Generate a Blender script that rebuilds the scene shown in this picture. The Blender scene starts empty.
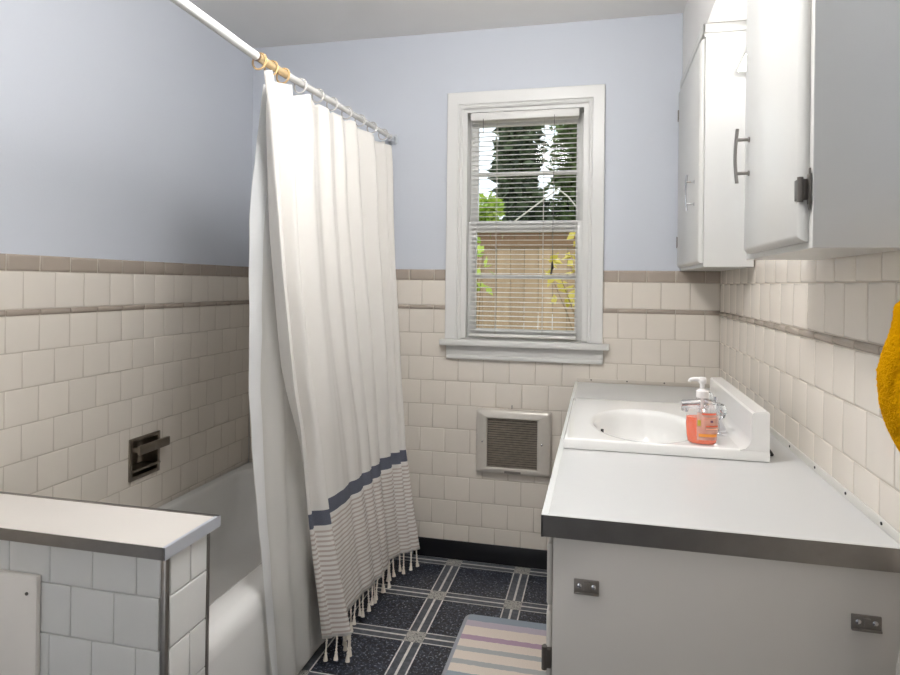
import bpy, bmesh, math, random
from mathutils import Vector, Matrix, noise

random.seed(7)
SC = bpy.context.scene
COL = SC.collection
PI = math.pi

# ------------------------------------------------------------------ camera
F_PX, YAW, PITCH, ROLL, CY, CAM_H = 632.40, 0.2323, 0.0019, 0.0120, 283.03, 1.2137
cam_d = bpy.data.cameras.new('camera')
cam = bpy.data.objects.new('camera', cam_d)
COL.objects.link(cam)
_s, _c = math.sin(YAW), math.cos(YAW)
_R, _F, _U = Vector((_c, _s, 0)), Vector((-_s, _c, 0)), Vector((0, 0, 1))
_F2 = _F * math.cos(PITCH) + _U * math.sin(PITCH)
_U2 = _U * math.cos(PITCH) - _F * math.sin(PITCH)
_R3 = _R * math.cos(ROLL) + _U2 * math.sin(ROLL)
_U3 = _U2 * math.cos(ROLL) - _R * math.sin(ROLL)
_M = Matrix((_R3, _U3, -_F2)).transposed().to_4x4()
_M.translation = (0, 0, CAM_H)
cam.matrix_world = _M
cam_d.sensor_fit = 'HORIZONTAL'
cam_d.sensor_width = 36.0
cam_d.lens = F_PX / 900 * 36
cam_d.shift_y = (CY - 337.5) / 900
cam_d.clip_start = 0.02
SC.camera = cam

# ------------------------------------------------------------------ world, sun, exposure
W = bpy.data.worlds.new('world')
SC.world = W
W.use_nodes = True
bg = W.node_tree.nodes['Background']
bg.inputs[0].default_value = (0.86, 0.93, 1.0, 1)
bg.inputs[1].default_value = 1.5
sun_d = bpy.data.lights.new('sun', 'SUN')
sun_d.energy = 0.7
sun_d.angle = 0.02
sun_d.color = (1.0, 0.96, 0.88)
sun = bpy.data.objects.new('sun', sun_d)
sun.rotation_euler = (math.radians(42), 0, math.radians(-28))
COL.objects.link(sun)
LAMP_CEIL = 60.0
LAMP_TUBE = 8.0
LAMP_FILL = 5.0
# added fill light behind the camera
fill_d = bpy.data.lights.new('fill_behind_camera', 'AREA')
fill_d.shape = 'RECTANGLE'
fill_d.size, fill_d.size_y = 0.80, 1.95
fill_d.energy = LAMP_FILL
fill_d.color = (0.97, 0.985, 1.0)
fill_lamp = bpy.data.objects.new('fill_behind_camera', fill_d)
fill_lamp.location = (-1.15, -1.0, 1.0)
fill_lamp.rotation_euler = (math.radians(90), 0, 0)
COL.objects.link(fill_lamp)
VS = SC.view_settings
VS.view_transform = 'Standard'
VS.look = 'None'
VS.gamma = 1.0
VS.use_curve_mapping = False
VS.exposure = 0.28


# ------------------------------------------------------------------ helpers
def lin(c):
    r = []
    for v in c:
        v = v / 255.0
        r.append(v / 12.92 if v <= 0.04045 else ((v + 0.055) / 1.055) ** 2.4)
    return (r[0], r[1], r[2], 1.0)


class NT:
    def __init__(self, m):
        m.use_nodes = True
        self.t = m.node_tree
        self.n = self.t.nodes
        self.l = self.t.links
        self.b = self.n['Principled BSDF']

    def new(self, typ, **kw):
        n = self.n.new(typ)
        for k, v in kw.items():
            setattr(n, k, v)
        return n

    def set(self, sock, v):
        if hasattr(v, 'is_output') or isinstance(v, bpy.types.NodeSocket):
            self.l.new(v, sock)
        else:
            sock.default_value = v

    def math(self, op, a, b=0.0, c=None):
        n = self.new('ShaderNodeMath', operation=op)
        self.set(n.inputs[0], a)
        self.set(n.inputs[1], b)
        if c is not None:
            self.set(n.inputs[2], c)
        return n.outputs[0]

    def mix(self, f, a, b):
        n = self.new('ShaderNodeMix', data_type='RGBA')
        self.set(n.inputs[0], f)
        self.set(n.inputs[6], a)
        self.set(n.inputs[7], b)
        return n.outputs[2]

    def noise(self, scale, detail=2.0, vec=None, rough=0.5):
        n = self.new('ShaderNodeTexNoise')
        n.inputs['Scale'].default_value = scale
        n.inputs['Detail'].default_value = detail
        n.inputs['Roughness'].default_value = rough
        if vec is None:
            vec = self.pos()
        self.l.new(vec, n.inputs['Vector'])
        return n.outputs[0]

    def pos(self):
        if not hasattr(self, '_p'):
            self._p = self.new('ShaderNodeNewGeometry')
        return self._p.outputs['Position']

    def island(self):
        self.pos()
        return self._p.outputs['Random Per Island']

    def ramp(self, f, stops, mode='LINEAR'):
        n = self.new('ShaderNodeValToRGB')
        cr = n.color_ramp
        cr.interpolation = mode
        while len(cr.elements) < len(stops):
            cr.elements.new(0.5)
        for e, (p, c) in zip(cr.elements, stops):
            e.position = p
            e.color = c
        self.l.new(f, n.inputs[0])
        return n.outputs[0]

    def bump(self, h, strength=0.2, dist=0.01):
        n = self.new('ShaderNodeBump')
        n.inputs['Strength'].default_value = strength
        n.inputs['Distance'].default_value = dist
        self.l.new(h, n.inputs['Height'])
        self.l.new(n.outputs[0], self.b.inputs['Normal'])


MATS = {}


def mat(name, col, rough=0.5, metal=0.0, var=0.04, vscale=8.0, bump=0.0, bscale=60.0, spec=0.5, coat=0.0, island=0.0,
        trans=0.0, alpha=1.0, sheen=0.0, ior=1.45):
    if name in MATS:
        return MATS[name]
    m = bpy.data.materials.new(name)
    t = NT(m)
    b = t.b
    c = lin(col)
    dark = tuple(v * (1 - var) for v in c[:3]) + (1,)
    lite = tuple(min(1, v * (1 + var)) for v in c[:3]) + (1,)
    out = t.mix(t.noise(vscale, 3), dark, lite)
    if island:
        k = t.math('MULTIPLY_ADD', t.island(), 2 * island, 1 - island)
        n = t.new('ShaderNodeMix', data_type='RGBA', blend_type='MULTIPLY')
        n.inputs[0].default_value = 1.0
        t.l.new(out, n.inputs[6])
        cb = t.new('ShaderNodeCombineColor')
        for i in range(3):
            t.l.new(k, cb.inputs[i])
        t.l.new(cb.outputs[0], n.inputs[7])
        out = n.outputs[2]
    t.l.new(out, b.inputs['Base Color'])
    b.inputs['Roughness'].default_value = rough
    b.inputs['Metallic'].default_value = metal
    b.inputs['Specular IOR Level'].default_value = spec
    b.inputs['Coat Weight'].default_value = coat
    b.inputs['Transmission Weight'].default_value = trans
    b.inputs['Alpha'].default_value = alpha
    b.inputs['Sheen Weight'].default_value = sheen
    b.inputs['IOR'].default_value = ior
    if bump:
        t.bump(t.noise(bscale, 3), bump, 0.004)
    MATS[name] = m
    return m


def emit(name, col, s):
    m = bpy.data.materials.new(name)
    t = NT(m)
    t.b.inputs['Base Color'].default_value = lin(col)
    t.b.inputs['Emission Color'].default_value = lin(col)
    t.b.inputs['Emission Strength'].default_value = s
    return m


def box(bm, x0, x1, y0, y1, z0, z1, bev=0.0, seg=2):
    r = bmesh.ops.create_cube(bm, size=1.0)
    vs = r['verts']
    for v in vs:
        v.co = Vector(((x0 + x1) / 2 + v.co.x * (x1 - x0), (y0 + y1) / 2 + v.co.y * (y1 - y0), (z0 + z1) / 2 + v.co.z * (z1 - z0)))
    if bev > 0:
        es = list({e for v in vs for e in v.link_edges})
        bmesh.ops.bevel(bm, geom=es, offset=bev, segments=seg, affect='EDGES', profile=0.5)
    return vs


def bxm(*a, **k):
    bm = bmesh.new()
    box(bm, *a, **k)
    return bm


def frame_of(d):
    d = d.normalized()
    up = Vector((0, 0, 1)) if abs(d.z) < 0.9 else Vector((1, 0, 0))
    a = d.cross(up).normalized()
    return a, d.cross(a).normalized()


def tube(bm, pts, r, n=10, caps=True, closed=False):
    pts = [Vector(p) for p in pts]
    rings = []
    N = len(pts)
    a = None
    for i, p in enumerate(pts):
        if closed:
            d = pts[(i + 1) % N] - pts[i - 1]
        else:
            d = pts[min(i + 1, N - 1)] - pts[max(i - 1, 0)]
        d.normalize()
        if a is None:
            a, b = frame_of(d)
        else:
            a = (a - d * a.dot(d)).normalized()
            b = d.cross(a)
        rr = r[i] if isinstance(r, (list, tuple)) else r
        rings.append([bm.verts.new(p + (a * math.cos(2 * PI * k / n) + b * math.sin(2 * PI * k / n)) * rr) for k in range(n)])
    M = N if closed else N - 1
    for i in range(M):
        A, B = rings[i], rings[(i + 1) % N]
        for k in range(n):
            bm.faces.new((A[k], A[(k + 1) % n], B[(k + 1) % n], B[k]))
    if caps and not closed:
        bm.faces.new(rings[0][::-1])
        bm.faces.new(rings[-1])
    return bm


def lathe(bm, prof, c, n=24, sx=1.0, sy=1.0, rot=0.0, cap=True):
    c = Vector(c)
    rings = []
    ca, sa = math.cos(rot), math.sin(rot)
    for r, z in prof:
        ring = []
        for k in range(n):
            x, y = r * sx * math.cos(2 * PI * k / n), r * sy * math.sin(2 * PI * k / n)
            ring.append(bm.verts.new(c + Vector((x * ca - y * sa, x * sa + y * ca, z))))
        rings.append(ring)
    for A, B in zip(rings, rings[1:]):
        for k in range(n):
            bm.faces.new((A[k], A[(k + 1) % n], B[(k + 1) % n], B[k]))
    if cap:
        bm.faces.new(rings[0][::-1])
        bm.faces.new(rings[-1])
    return bm


def wloc(o):
    p = Vector((0, 0, 0))
    while o is not None:
        p += o.location
        o = o.parent
    return p


def obj(name, bm, m, parent=None, origin=None, smooth=True, angle=35):
    """links one mesh object; the bmesh is given in world coordinates"""
    bmesh.ops.recalc_face_normals(bm, faces=bm.faces)
    if origin is None:
        if bm.verts:
            xs = [v.co.x for v in bm.verts]
            ys = [v.co.y for v in bm.verts]
            zs = [v.co.z for v in bm.verts]
            origin = Vector(((min(xs) + max(xs)) / 2, (min(ys) + max(ys)) / 2, min(zs)))
        else:
            origin = Vector((0, 0, 0))
    origin = Vector(origin)
    for v in bm.verts:
        v.co -= origin
    me = bpy.data.meshes.new(name)
    bm.to_mesh(me)
    bm.free()
    if smooth:
        me.polygons.foreach_set('use_smooth', [True] * len(me.polygons))
        me.set_sharp_from_angle(angle=math.radians(angle))
    if m:
        me.materials.append(m)
    o = bpy.data.objects.new(name, me)
    COL.objects.link(o)
    if parent is not None:
        o.parent = parent
        o.location = origin - wloc(parent)
    else:
        o.location = origin
    return o


def tag(o, label=None, cat=None, group=None, kind=None):
    if label:
        o['label'] = label
    if cat:
        o['category'] = cat
    if group:
        o['group'] = group
    if kind:
        o['kind'] = kind
    return o


def thing(name, loc, label, cat, group=None, kind=None):
    o = bpy.data.objects.new(name, None)
    o.empty_display_size = 0.05
    o.location = loc
    COL.objects.link(o)
    return tag(o, label, cat, group, kind)


def lerp(a, b, t):
    return a + (b - a) * t


def interp(x, xs, ys):
    if x <= xs[0]:
        return ys[0]
    for i in range(1, len(xs)):
        if x <= xs[i]:
            return lerp(ys[i - 1], ys[i], (x - xs[i - 1]) / (xs[i] - xs[i - 1]))
    return ys[-1]


def smooth_interp(x, xs, ys):
    # Catmull-Rom through the points
    if x <= xs[0]:
        return ys[0]
    if x >= xs[-1]:
        return ys[-1]
    i = 0
    while x > xs[i + 1]:
        i += 1
    n = len(xs)

    def sl(j):
        if j == 0:
            return (ys[1] - ys[0]) / (xs[1] - xs[0])
        if j == n - 1:
            return (ys[-1] - ys[-2]) / (xs[-1] - xs[-2])
        return (ys[j + 1] - ys[j - 1]) / (xs[j + 1] - xs[j - 1])
    h = xs[i + 1] - xs[i]
    t = (x - xs[i]) / h
    return ((2 * t ** 3 - 3 * t ** 2 + 1) * ys[i] + (t ** 3 - 2 * t ** 2 + t) * h * sl(i)
            + (-2 * t ** 3 + 3 * t ** 2) * ys[i + 1] + (t ** 3 - t ** 2) * h * sl(i + 1))


# ------------------------------------------------------------------ room dimensions (metres)
D = 2.735            # back wall
YB = -1.35           # wall behind the camera
XL, XR = -1.631, 0.479
CEIL = 2.336
CAP_T, CAP_B, LIN_T, LIN_B, BASE_T = 1.280, 1.230, 1.1205, 1.1013, 0.082

# ------------------------------------------------------------------ setting materials
M_PAINT = mat('pale_blue_paint', (203, 207, 215), 0.55, var=0.015, vscale=2.5, bump=0.05, bscale=120)
M_CEIL = mat('ceiling_paint', (236, 234, 231), 0.6, var=0.015, bump=0.05, bscale=90)
M_TRIM = mat('white_gloss_paint', (220, 219, 216), 0.28, var=0.012)
M_CAB = mat('cabinet_white_paint', (204, 203, 199), 0.30, var=0.012, vscale=14, bump=0.05, bscale=35)
M_TILE = mat('beige_wall_tile', (226, 218, 207), 0.16, var=0.02, vscale=20, island=0.025, bump=0.035, bscale=26)
M_CAPT = mat('taupe_cap_tile', (168, 156, 144), 0.2, var=0.04, vscale=20, island=0.04, bump=0.03, bscale=26)
M_GROUT = mat('pale_grout', (196, 186, 173), 0.8, var=0.06, vscale=30)
M_GTILE = mat('grey_white_tile', (231, 231, 228), 0.14, var=0.02, vscale=18, island=0.02, bump=0.05, bscale=22)
M_GGROUT = mat('grey_grout', (176, 172, 166), 0.8)
M_BASE = mat('black_vinyl', (22, 22, 26), 0.35, var=0.2)
M_STEEL = mat('brushed_steel', (150, 146, 142), 0.30, 1.0, var=0.15, vscale=30, bump=0.05, bscale=80)
M_CHROME = mat('chrome', (215, 215, 218), 0.10, 1.0, var=0.03)
M_DARKMET = mat('dark_bronze', (112, 107, 101), 0.38, 0.7, var=0.15)
M_LAM = mat('white_laminate', (206, 206, 205), 0.35, var=0.01, vscale=40)
M_LAMW = mat('cream_laminate', (226, 220, 213), 0.4, var=0.02, vscale=6)
M_PORC = mat('white_porcelain', (233, 232, 229), 0.12, var=0.01, coat=0.3)
M_MARB = mat('cultured_marble', (240, 239, 236), 0.12, var=0.01, coat=0.4)
M_BLACK = mat('black_rubber', (18, 18, 18), 0.5)


def floor_mat():
    m = bpy.data.materials.new('vinyl_tile_floor')
    t = NT(m)
    sep = t.new('ShaderNodeSeparateXYZ')
    t.l.new(t.pos(), sep.inputs[0])

    def dist(s, off, p):
        f = t.math('FRACT', t.math('DIVIDE', t.math('SUBTRACT', s, off - p * 20.5), p))
        return t.math('MULTIPLY', t.math('ABSOLUTE', t.math('SUBTRACT', f, 0.5)), p)
    dx = dist(sep.outputs[0], -0.6035, 0.2965)
    dy = dist(sep.outputs[1], 2.395, 0.300)

    def inside(d, a, b):
        return t.math('MULTIPLY', t.math('GREATER_THAN', d, a), t.math('LESS_THAN', d, b))

    def line(d):
        return t.math('MAXIMUM', t.math('LESS_THAN', d, 0.0042), inside(d, 0.0285, 0.0335))
    bx, by = t.math('LESS_THAN', dx, 0.0335), t.math('LESS_THAN', dy, 0.0335)
    lx = line(dx)
    ly = t.math('MULTIPLY', line(dy), t.math('SUBTRACT', 1.0, bx))
    lx = t.math('MULTIPLY', lx, t.math('SUBTRACT', 1.0, by))
    lines = t.math('MAXIMUM', lx, ly)
    cross = t.math('MULTIPLY', bx, by)
    band = t.math('MAXIMUM', bx, by)
    # dark marbled tile
    n1 = t.noise(58, 6, rough=0.78)
    tile = t.ramp(n1, [(0.34, lin((6, 7, 11))), (0.48, lin((20, 23, 32))), (0.55, lin((50, 57, 74))), (0.60, lin((36, 41, 54))), (0.66, lin((130, 136, 148))), (0.74, lin((190, 192, 196)))])
    fl = t.ramp(t.noise(120, 3, rough=0.6), [(0.575, (0, 0, 0, 1)), (0.66, (1, 1, 1, 1))])
    tile = t.mix(fl, tile, lin((158, 163, 174)))
    bandc = t.ramp(t.noise(60, 4), [(0.3, lin((62, 66, 74))), (0.7, lin((96, 100, 108)))])
    linec = t.ramp(t.noise(30, 2), [(0.3, lin((204, 202, 196))), (0.7, lin((228, 226, 221)))])
    crossc = t.ramp(t.noise(95, 4, rough=0.7), [(0.40, lin((92, 92, 94))), (0.5, lin((200, 197, 188))), (0.6, lin((120, 120, 120)))])
    c = t.mix(band, tile, bandc)
    c = t.mix(lines, c, linec)
    c = t.mix(cross, c, crossc)
    t.l.new(c, t.b.inputs['Base Color'])
    t.b.inputs['Roughness'].default_value = 0.30
    t.bump(n1, 0.06, 0.002)
    return m


# ------------------------------------------------------------------ large structure
def wall_piece(bm, axis, c0, c1, a0, a1, z0, z1, hole=None):
    """wall slab (between c0 and c1 on its normal axis) with a rectangular hole (a0,a1,z0,z1)"""
    rects = [(a0, a1, z0, z1)]
    if hole:
        h = hole
        rects = [(a0, h[0], z0, z1), (h[1], a1, z0, z1), (h[0], h[1], z0, h[2]), (h[0], h[1], h[3], z1)]
    for r in rects:
        if axis == 'X':
            box(bm, c0, c1, r[0], r[1], r[2], r[3])
        else:
            box(bm, r[0], r[1], c0, c1, r[2], r[3])


obj('floor', bxm(XL - 0.1, XR + 0.1, YB - 0.1, D + 0.12, -0.08, 0.0), floor_mat(), smooth=False)['kind'] = 'structure'
obj('ceiling', bxm(XL - 0.1, XR + 0.1, YB - 0.1, D + 0.12, CEIL, CEIL + 0.08), M_CEIL, smooth=False)['kind'] = 'structure'

WIN = (-0.600, -0.048, 0.965, 1.992)     # opening in the back wall
SOAP = (1.937, 2.081, 0.502, 0.638)      # recess in the tub wall (Y, Z)

bm = bmesh.new()
wall_piece(bm, 'Y', D, D + 0.12, XL - 0.1, XR + 0.1, 0, CEIL, WIN)
wall_back = tag(obj('wall_back', bm, M_PAINT, smooth=False), kind='structure')
bm = bmesh.new()
wall_piece(bm, 'X', XL - 0.1, XL, YB, D, 0, CEIL, SOAP)
wall_left = tag(obj('wall_left', bm, M_PAINT, smooth=False), kind='structure')
wall_right = tag(obj('wall_right', bxm(XR, XR + 0.1, YB, D, 0, CEIL), M_PAINT, smooth=False), kind='structure')
wall_front = tag(obj('wall_front', bxm(XL - 0.1, XR + 0.1, YB - 0.1, YB, 0, CEIL), M_PAINT, smooth=False), kind='structure')


def sub_rect(r, h):
    if r[1] <= h[0] or r[0] >= h[1] or r[3] <= h[2] or r[2] >= h[3]:
        return [r]
    out = []
    if r[0] < h[0]:
        out.append((r[0], h[0], r[2], r[3]))
    if r[1] > h[1]:
        out.append((h[1], r[1], r[2], r[3]))
    m0, m1 = max(r[0], h[0]), min(r[1], h[1])
    if r[2] < h[2]:
        out.append((m0, m1, r[2], h[2]))
    if r[3] > h[3]:
        out.append((m0, m1, h[3], r[3]))
    return out


def tiles(bm, P, rects, th=0.006, g=0.0011, b=0.0022, r2=0.0055):
    """pillow edged tiles; P(a, z, out) gives the point `out` in front of the wall"""
    for (a0, a1, z0, z1) in rects:
        if a1 - a0 < 0.008 or z1 - z0 < 0.006:
            continue
        a0, a1, z0, z1 = a0 + g, a1 - g, z0 + g, z1 - g
        jt = [random.uniform(-0.00035, 0.00035) for _ in range(4)]
        loops = []
        for ins, out in ((0, 0.0), (0, th - b), (b * 0.4, th - b * 0.35), (b, th - 0.0003), (r2, th)):
            q = [(a0 + ins, z0 + ins), (a1 - ins, z0 + ins), (a1 - ins, z1 - ins), (a0 + ins, z1 - ins)]
            loops.append([bm.verts.new(P(x, z, out + (jt[i] if out > 0 else 0))) for i, (x, z) in enumerate(q)])
        for A, B in zip(loops, loops[1:]):
            for k in range(4):
                bm.faces.new((A[k], A[(k + 1) % 4], B[(k + 1) % 4], B[k]))
        bm.faces.new(loops[-1])


def courses(a0, a1, z0, z1, anchor, pitch):
    """one row of tiles from a0 to a1 with a joint at anchor"""
    k = math.floor((a0 - anchor) / pitch)
    out = []
    x = anchor + k * pitch
    while x < a1 - 1e-6:
        l, r = max(x, a0), min(x + pitch, a1)
        if r - l > 0.004:
            out.append((l, r, z0, z1))
        x += pitch
    return out


def wainscot(parent, P, a0, a1, zbot, anchor, pitch, dz=0.0, holes=(), capped=True):
    rows = [(CAP_B - (CAP_B - LIN_T), CAP_B, 0)]
    z, k = LIN_B, 1
    while z > zbot - dz + 1e-4:
        rows.append((max(z - 0.1055, zbot - dz), z, k))
        z -= 0.1055
        k += 1
    body, cap, liner, grout = bmesh.new(), bmesh.new(), bmesh.new(), bmesh.new()

    def clip(rs):
        for h in holes:
            rs = [q for r in rs for q in sub_rect(r, h)]
        return rs
    for (zz0, zz1, k) in rows:
        rs = courses(a0, a1, zz0 + dz, zz1 + dz, anchor + (pitch / 2 if k % 2 else 0), pitch)
        tiles(body, P, clip(rs))
    if not capped:      # the field goes on upwards behind the cabinets
        tiles(body, P, courses(a0, a1, CAP_B + dz, CAP_B + 0.1055 + dz, anchor + pitch / 2, pitch))
        cap.free()
    else:
        tiles(cap, P, clip(courses(a0, a1, CAP_B + dz, CAP_T + dz, anchor + pitch / 2, pitch)), th=0.008, b=0.005, r2=0.009)
    tiles(liner, P, clip(courses(a0, a1, LIN_B + dz, LIN_T + dz, anchor + pitch / 2, pitch)), th=0.010, b=0.005, r2=0.0085)
    for (l, r, q0, q1) in clip([(a0, a1, zbot, (CAP_T if capped else CAP_B + 0.1055) + dz - 0.002)]):
        pts = [P(l, q0, 0.0), P(r, q0, 0), P(r, q1, 0), P(l, q1, 0), P(l, q0, 0.0042), P(r, q0, 0.0042), P(r, q1, 0.0042), P(l, q1, 0.0042)]
        v = [grout.verts.new(p) for p in pts]
        for f in ((0, 1, 2, 3), (4, 5, 6, 7), (0, 1, 5, 4), (1, 2, 6, 5), (2, 3, 7, 6), (3, 0, 4, 7)):
            grout.faces.new([v[i] for i in f])
    obj('grout', grout, M_GROUT, parent, smooth=False)
    obj('tile_field', body, M_TILE, parent, angle=60)
    if capped:
        obj('cap_tiles', cap, M_CAPT, parent, angle=60)
    obj('accent_tiles', liner, M_CAPT, parent, angle=60)


CAS = (-0.664, 0.0147, 0.900, 2.0585)    # casing outline
wainscot(wall_back, lambda a, z, o: Vector((a, D - o, z)), XL + 0.006, XR - 0.0045, BASE_T - 0.01, 0.473, 0.1135, 0.0,
         [(CAS[0] + 0.02, CAS[1] - 0.02, CAS[2] + 0.02, CAS[3])])
wainscot(wall_left, lambda a, z, o: Vector((XL + o, a, z)), YB, D - 0.0062, 0.345, 1.5, 0.1112, 0.006, [SOAP])
wainscot(wall_right, lambda a, z, o: Vector((XR - o, a, z)), YB, D - 0.0062, 0.0, 1.405, 0.1135, -0.003, capped=False)

bm = bmesh.new()
box(bm, -0.80, 0.46, D - 0.012, D - 0.0003, 0.0, BASE_T, 0.003)
tag(obj('baseboard_back', bm, M_BASE), kind='structure')

# soffit over the right-hand cabinets
SOF_Z = 2.05
tag(obj('trim_1', bxm(0.32, XR - 0.0003, YB + 0.001, D - 0.0003, SOF_Z, CEIL - 0.0003, 0.002), M_CEIL), kind='structure')

# ------------------------------------------------------------------ window
window = tag(thing('window_1', (-0.325, D, 0.95), None, None), kind='structure')
bm = bmesh.new()
x0, x1, zt = CAS[0], CAS[1], CAS[3]
zs = 0.974
yf = D - 0.020


def profile_frame(bm, o, i, ys):
    """mitred three sided casing; profile of (outer->inner fraction, y)"""
    pts = []
    for f, y in ys:
        l, r, t_ = lerp(o[0], i[0], f), lerp(o[1], i[1], f), lerp(o[2], i[2], f)
        pts.append([Vector((l, y, zs)), Vector((l, y, t_)), Vector((r, y, t_)), Vector((r, y, zs))])
    vs = [[bm.verts.new(p) for p in row] for row in pts]
    for A, B in zip(vs, vs[1:]):
        for k in range(3):
            bm.faces.new((A[k], A[k + 1], B[k + 1], B[k]))


profile_frame(bm, (x0, x1, zt), (-0.596, -0.052, 1.988),
              [(0, D), (0, yf + 0.003), (0.04, yf), (0.72, yf + 0.003), (0.78, yf + 0.009), (0.9, yf + 0.006), (1.0, yf + 0.010), (1.0, D + 0.008)])
obj('casing', bm, M_TRIM, window, angle=25)
bm = bmesh.new()
box(bm, -0.682, 0.041, D - 0.052, D + 0.05, 0.947, 0.9725, 0.004)
obj('window_stool', bm, M_TRIM, window)
bm = bmesh.new()
box(bm, -0.657, 0.018, D - 0.020, D - 0.001, 0.896, 0.946, 0.002)
box(bm, -0.655, 0.016, D - 0.026, D - 0.001, 0.886, 0.905, 0.006)
obj('apron', bm, M_TRIM, window)
bm = bmesh.new()   # jamb lining
box(bm, -0.600, -0.576, D + 0.001, D + 0.118, 0.9782, 1.9718)
box(bm, -0.072, -0.048, D + 0.001, D + 0.118, 0.9782, 1.9718)
box(bm, -0.600, -0.048, D + 0.001, D + 0.118, 1.972, 1.992)
box(bm, -0.600, -0.048, D + 0.03, D + 0.14, 0.950, 0.978)
obj('jamb', bm, M_TRIM, window, smooth=False)


def sash(name, y0, y1, z0, z1, gz0, gz1, mz):
    bm = bmesh.new()
    a0, a1, g0, g1 = -0.5755, -0.0725, -0.540, -0.104
    box(bm, a0, g0, y0, y1, z0, z1, 0.003)
    box(bm, g1, a1, y0, y1, z0, z1, 0.003)
    box(bm, g0 - 0.002, g1 + 0.002, y0 + 0.001, y1 - 0.001, z0 + 0.001, gz0, 0.003)
    box(bm, g0 - 0.002, g1 + 0.002, y0 + 0.001, y1 - 0.001, gz1, z1 - 0.001, 0.003)
    box(bm, g0 - 0.002, g1 + 0.002, y0 + 0.006, y1 - 0.006, mz - 0.009, mz + 0.009, 0.003)
    s = obj(name, bm, M_TRIM, window)
    g = bxm(g0 - 0.002, g1 + 0.002, (y0 + y1) / 2 - 0.0015, (y0 + y1) / 2 + 0.0015, gz0 - 0.002, gz1 + 0.002)
    obj('glass_pane', g, M_GLASS, s, smooth=False)


def glass_mat():
    m = bpy.data.materials.new('window_glass')
    t = NT(m)
    tr = t.new('ShaderNodeBsdfTransparent')
    tr.inputs[0].default_value = (0.97, 0.98, 0.98, 1)
    gl = t.new('ShaderNodeBsdfGlossy')
    gl.inputs['Roughness'].default_value = 0.02
    lw = t.new('ShaderNodeLayerWeight')
    lw.inputs[0].default_value = 0.12
    mx = t.new('ShaderNodeMixShader')
    t.l.new(lw.outputs['Fresnel'], mx.inputs[0])
    t.l.new(tr.outputs[0], mx.inputs[1])
    t.l.new(gl.outputs[0], mx.inputs[2])
    t.l.new(mx.outputs[0], t.n['Material Output'].inputs[0])
    return m


M_GLASS = glass_mat()
sash('upper_sash', D + 0.078, D + 0.108, 1.450, 1.972, 1.500, 1.930, 1.712)
sash('lower_sash', D + 0.044, D + 0.074, 0.979, 1.494, 1.018, 1.447, 1.250)

# ------------------------------------------------------------------ bathtub
tub = thing('bathtub', (-1.25, 2.0, 0.0), 'white porcelain bathtub behind the half wall, partly screened by the shower curtain', 'bathtub')
TX0, TX1, TY0, TY1 = XL + 0.0075, -0.897, 1.2475, D - 0.0085
RIM = 0.352


def rrect(cx0, cx1, cy0, cy1, r, n=10):
    pts = []
    for (cx, cy, a) in ((cx1 - r, cy1 - r, 0), (cx0 + r, cy1 - r, 90), (cx0 + r, cy0 + r, 180), (cx1 - r, cy0 + r, 270)):
        for k in range(n + 1):
            t = math.radians(a + 90 * k / n)
            pts.append((cx + r * math.cos(t), cy + r * math.sin(t)))
    return pts


def loft(bm, loops, cap_last=True, cap_first=False):
    L = [[bm.verts.new(p) for p in lp] for lp in loops]
    n = len(L[0])
    for A, B in zip(L, L[1:]):
        for k in range(n):
            bm.faces.new((A[k], A[(k + 1) % n], B[(k + 1) % n], B[k]))
    if cap_last:
        bm.faces.new(L[-1])
    if cap_first:
        bm.faces.new(L[0][::-1])
    return bm


def L3(pts, z):
    return [Vector((x, y, z)) for x, y in pts]


bm = bmesh.new()
lp = [L3(rrect(TX0, TX1, TY0, TY1, 0.004), 0.0), L3(rrect(TX0, TX1, TY0, TY1, 0.004), RIM - 0.055),
      L3(rrect(TX0, TX1 - 0.004, TY0, TY1, 0.006), RIM - 0.030), L3(rrect(TX0, TX1 - 0.014, TY0, TY1, 0.006), RIM - 0.012), L3(rrect(TX0, TX1 - 0.03, TY0, TY1, 0.006), RIM - 0.002),
      L3(rrect(TX0, TX1 - 0.045, TY0, TY1, 0.006), RIM),
      L3(rrect(TX0 + 0.030, TX1 - 0.100, TY0 + 0.07, TY1 - 0.05, 0.12), RIM),
      L3(rrect(TX0 + 0.036, TX1 - 0.108, TY0 + 0.076, TY1 - 0.056, 0.12), RIM - 0.004),
      L3(rrect(TX0 + 0.044, TX1 - 0.116, TY0 + 0.085, TY1 - 0.066, 0.12), RIM - 0.02),
      L3(rrect(TX0 + 0.075, TX1 - 0.140, TY0 + 0.12, TY1 - 0.18, 0.14), 0.16),
      L3(rrect(TX0 + 0.10, TX1 - 0.165, TY0 + 0.15, TY1 - 0.26, 0.14), 0.085),
      L3(rrect(TX0 + 0.16, TX1 - 0.23, TY0 + 0.22, TY1 - 0.34, 0.12), 0.060)]
loft(bm, lp, True, True)
obj('tub_shell', bm, M_PORC, tub, angle=50)
bm = bmesh.new()
lathe(bm, [(0.0, 0.0), (0.024, 0.0), (0.027, 0.002), (0.022, 0.005), (0.012, 0.003), (0.001, 0.003)], (-1.29, 1.62, 0.0605), 20, cap=False)
obj('drain', bm, M_CHROME, tub)

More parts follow.
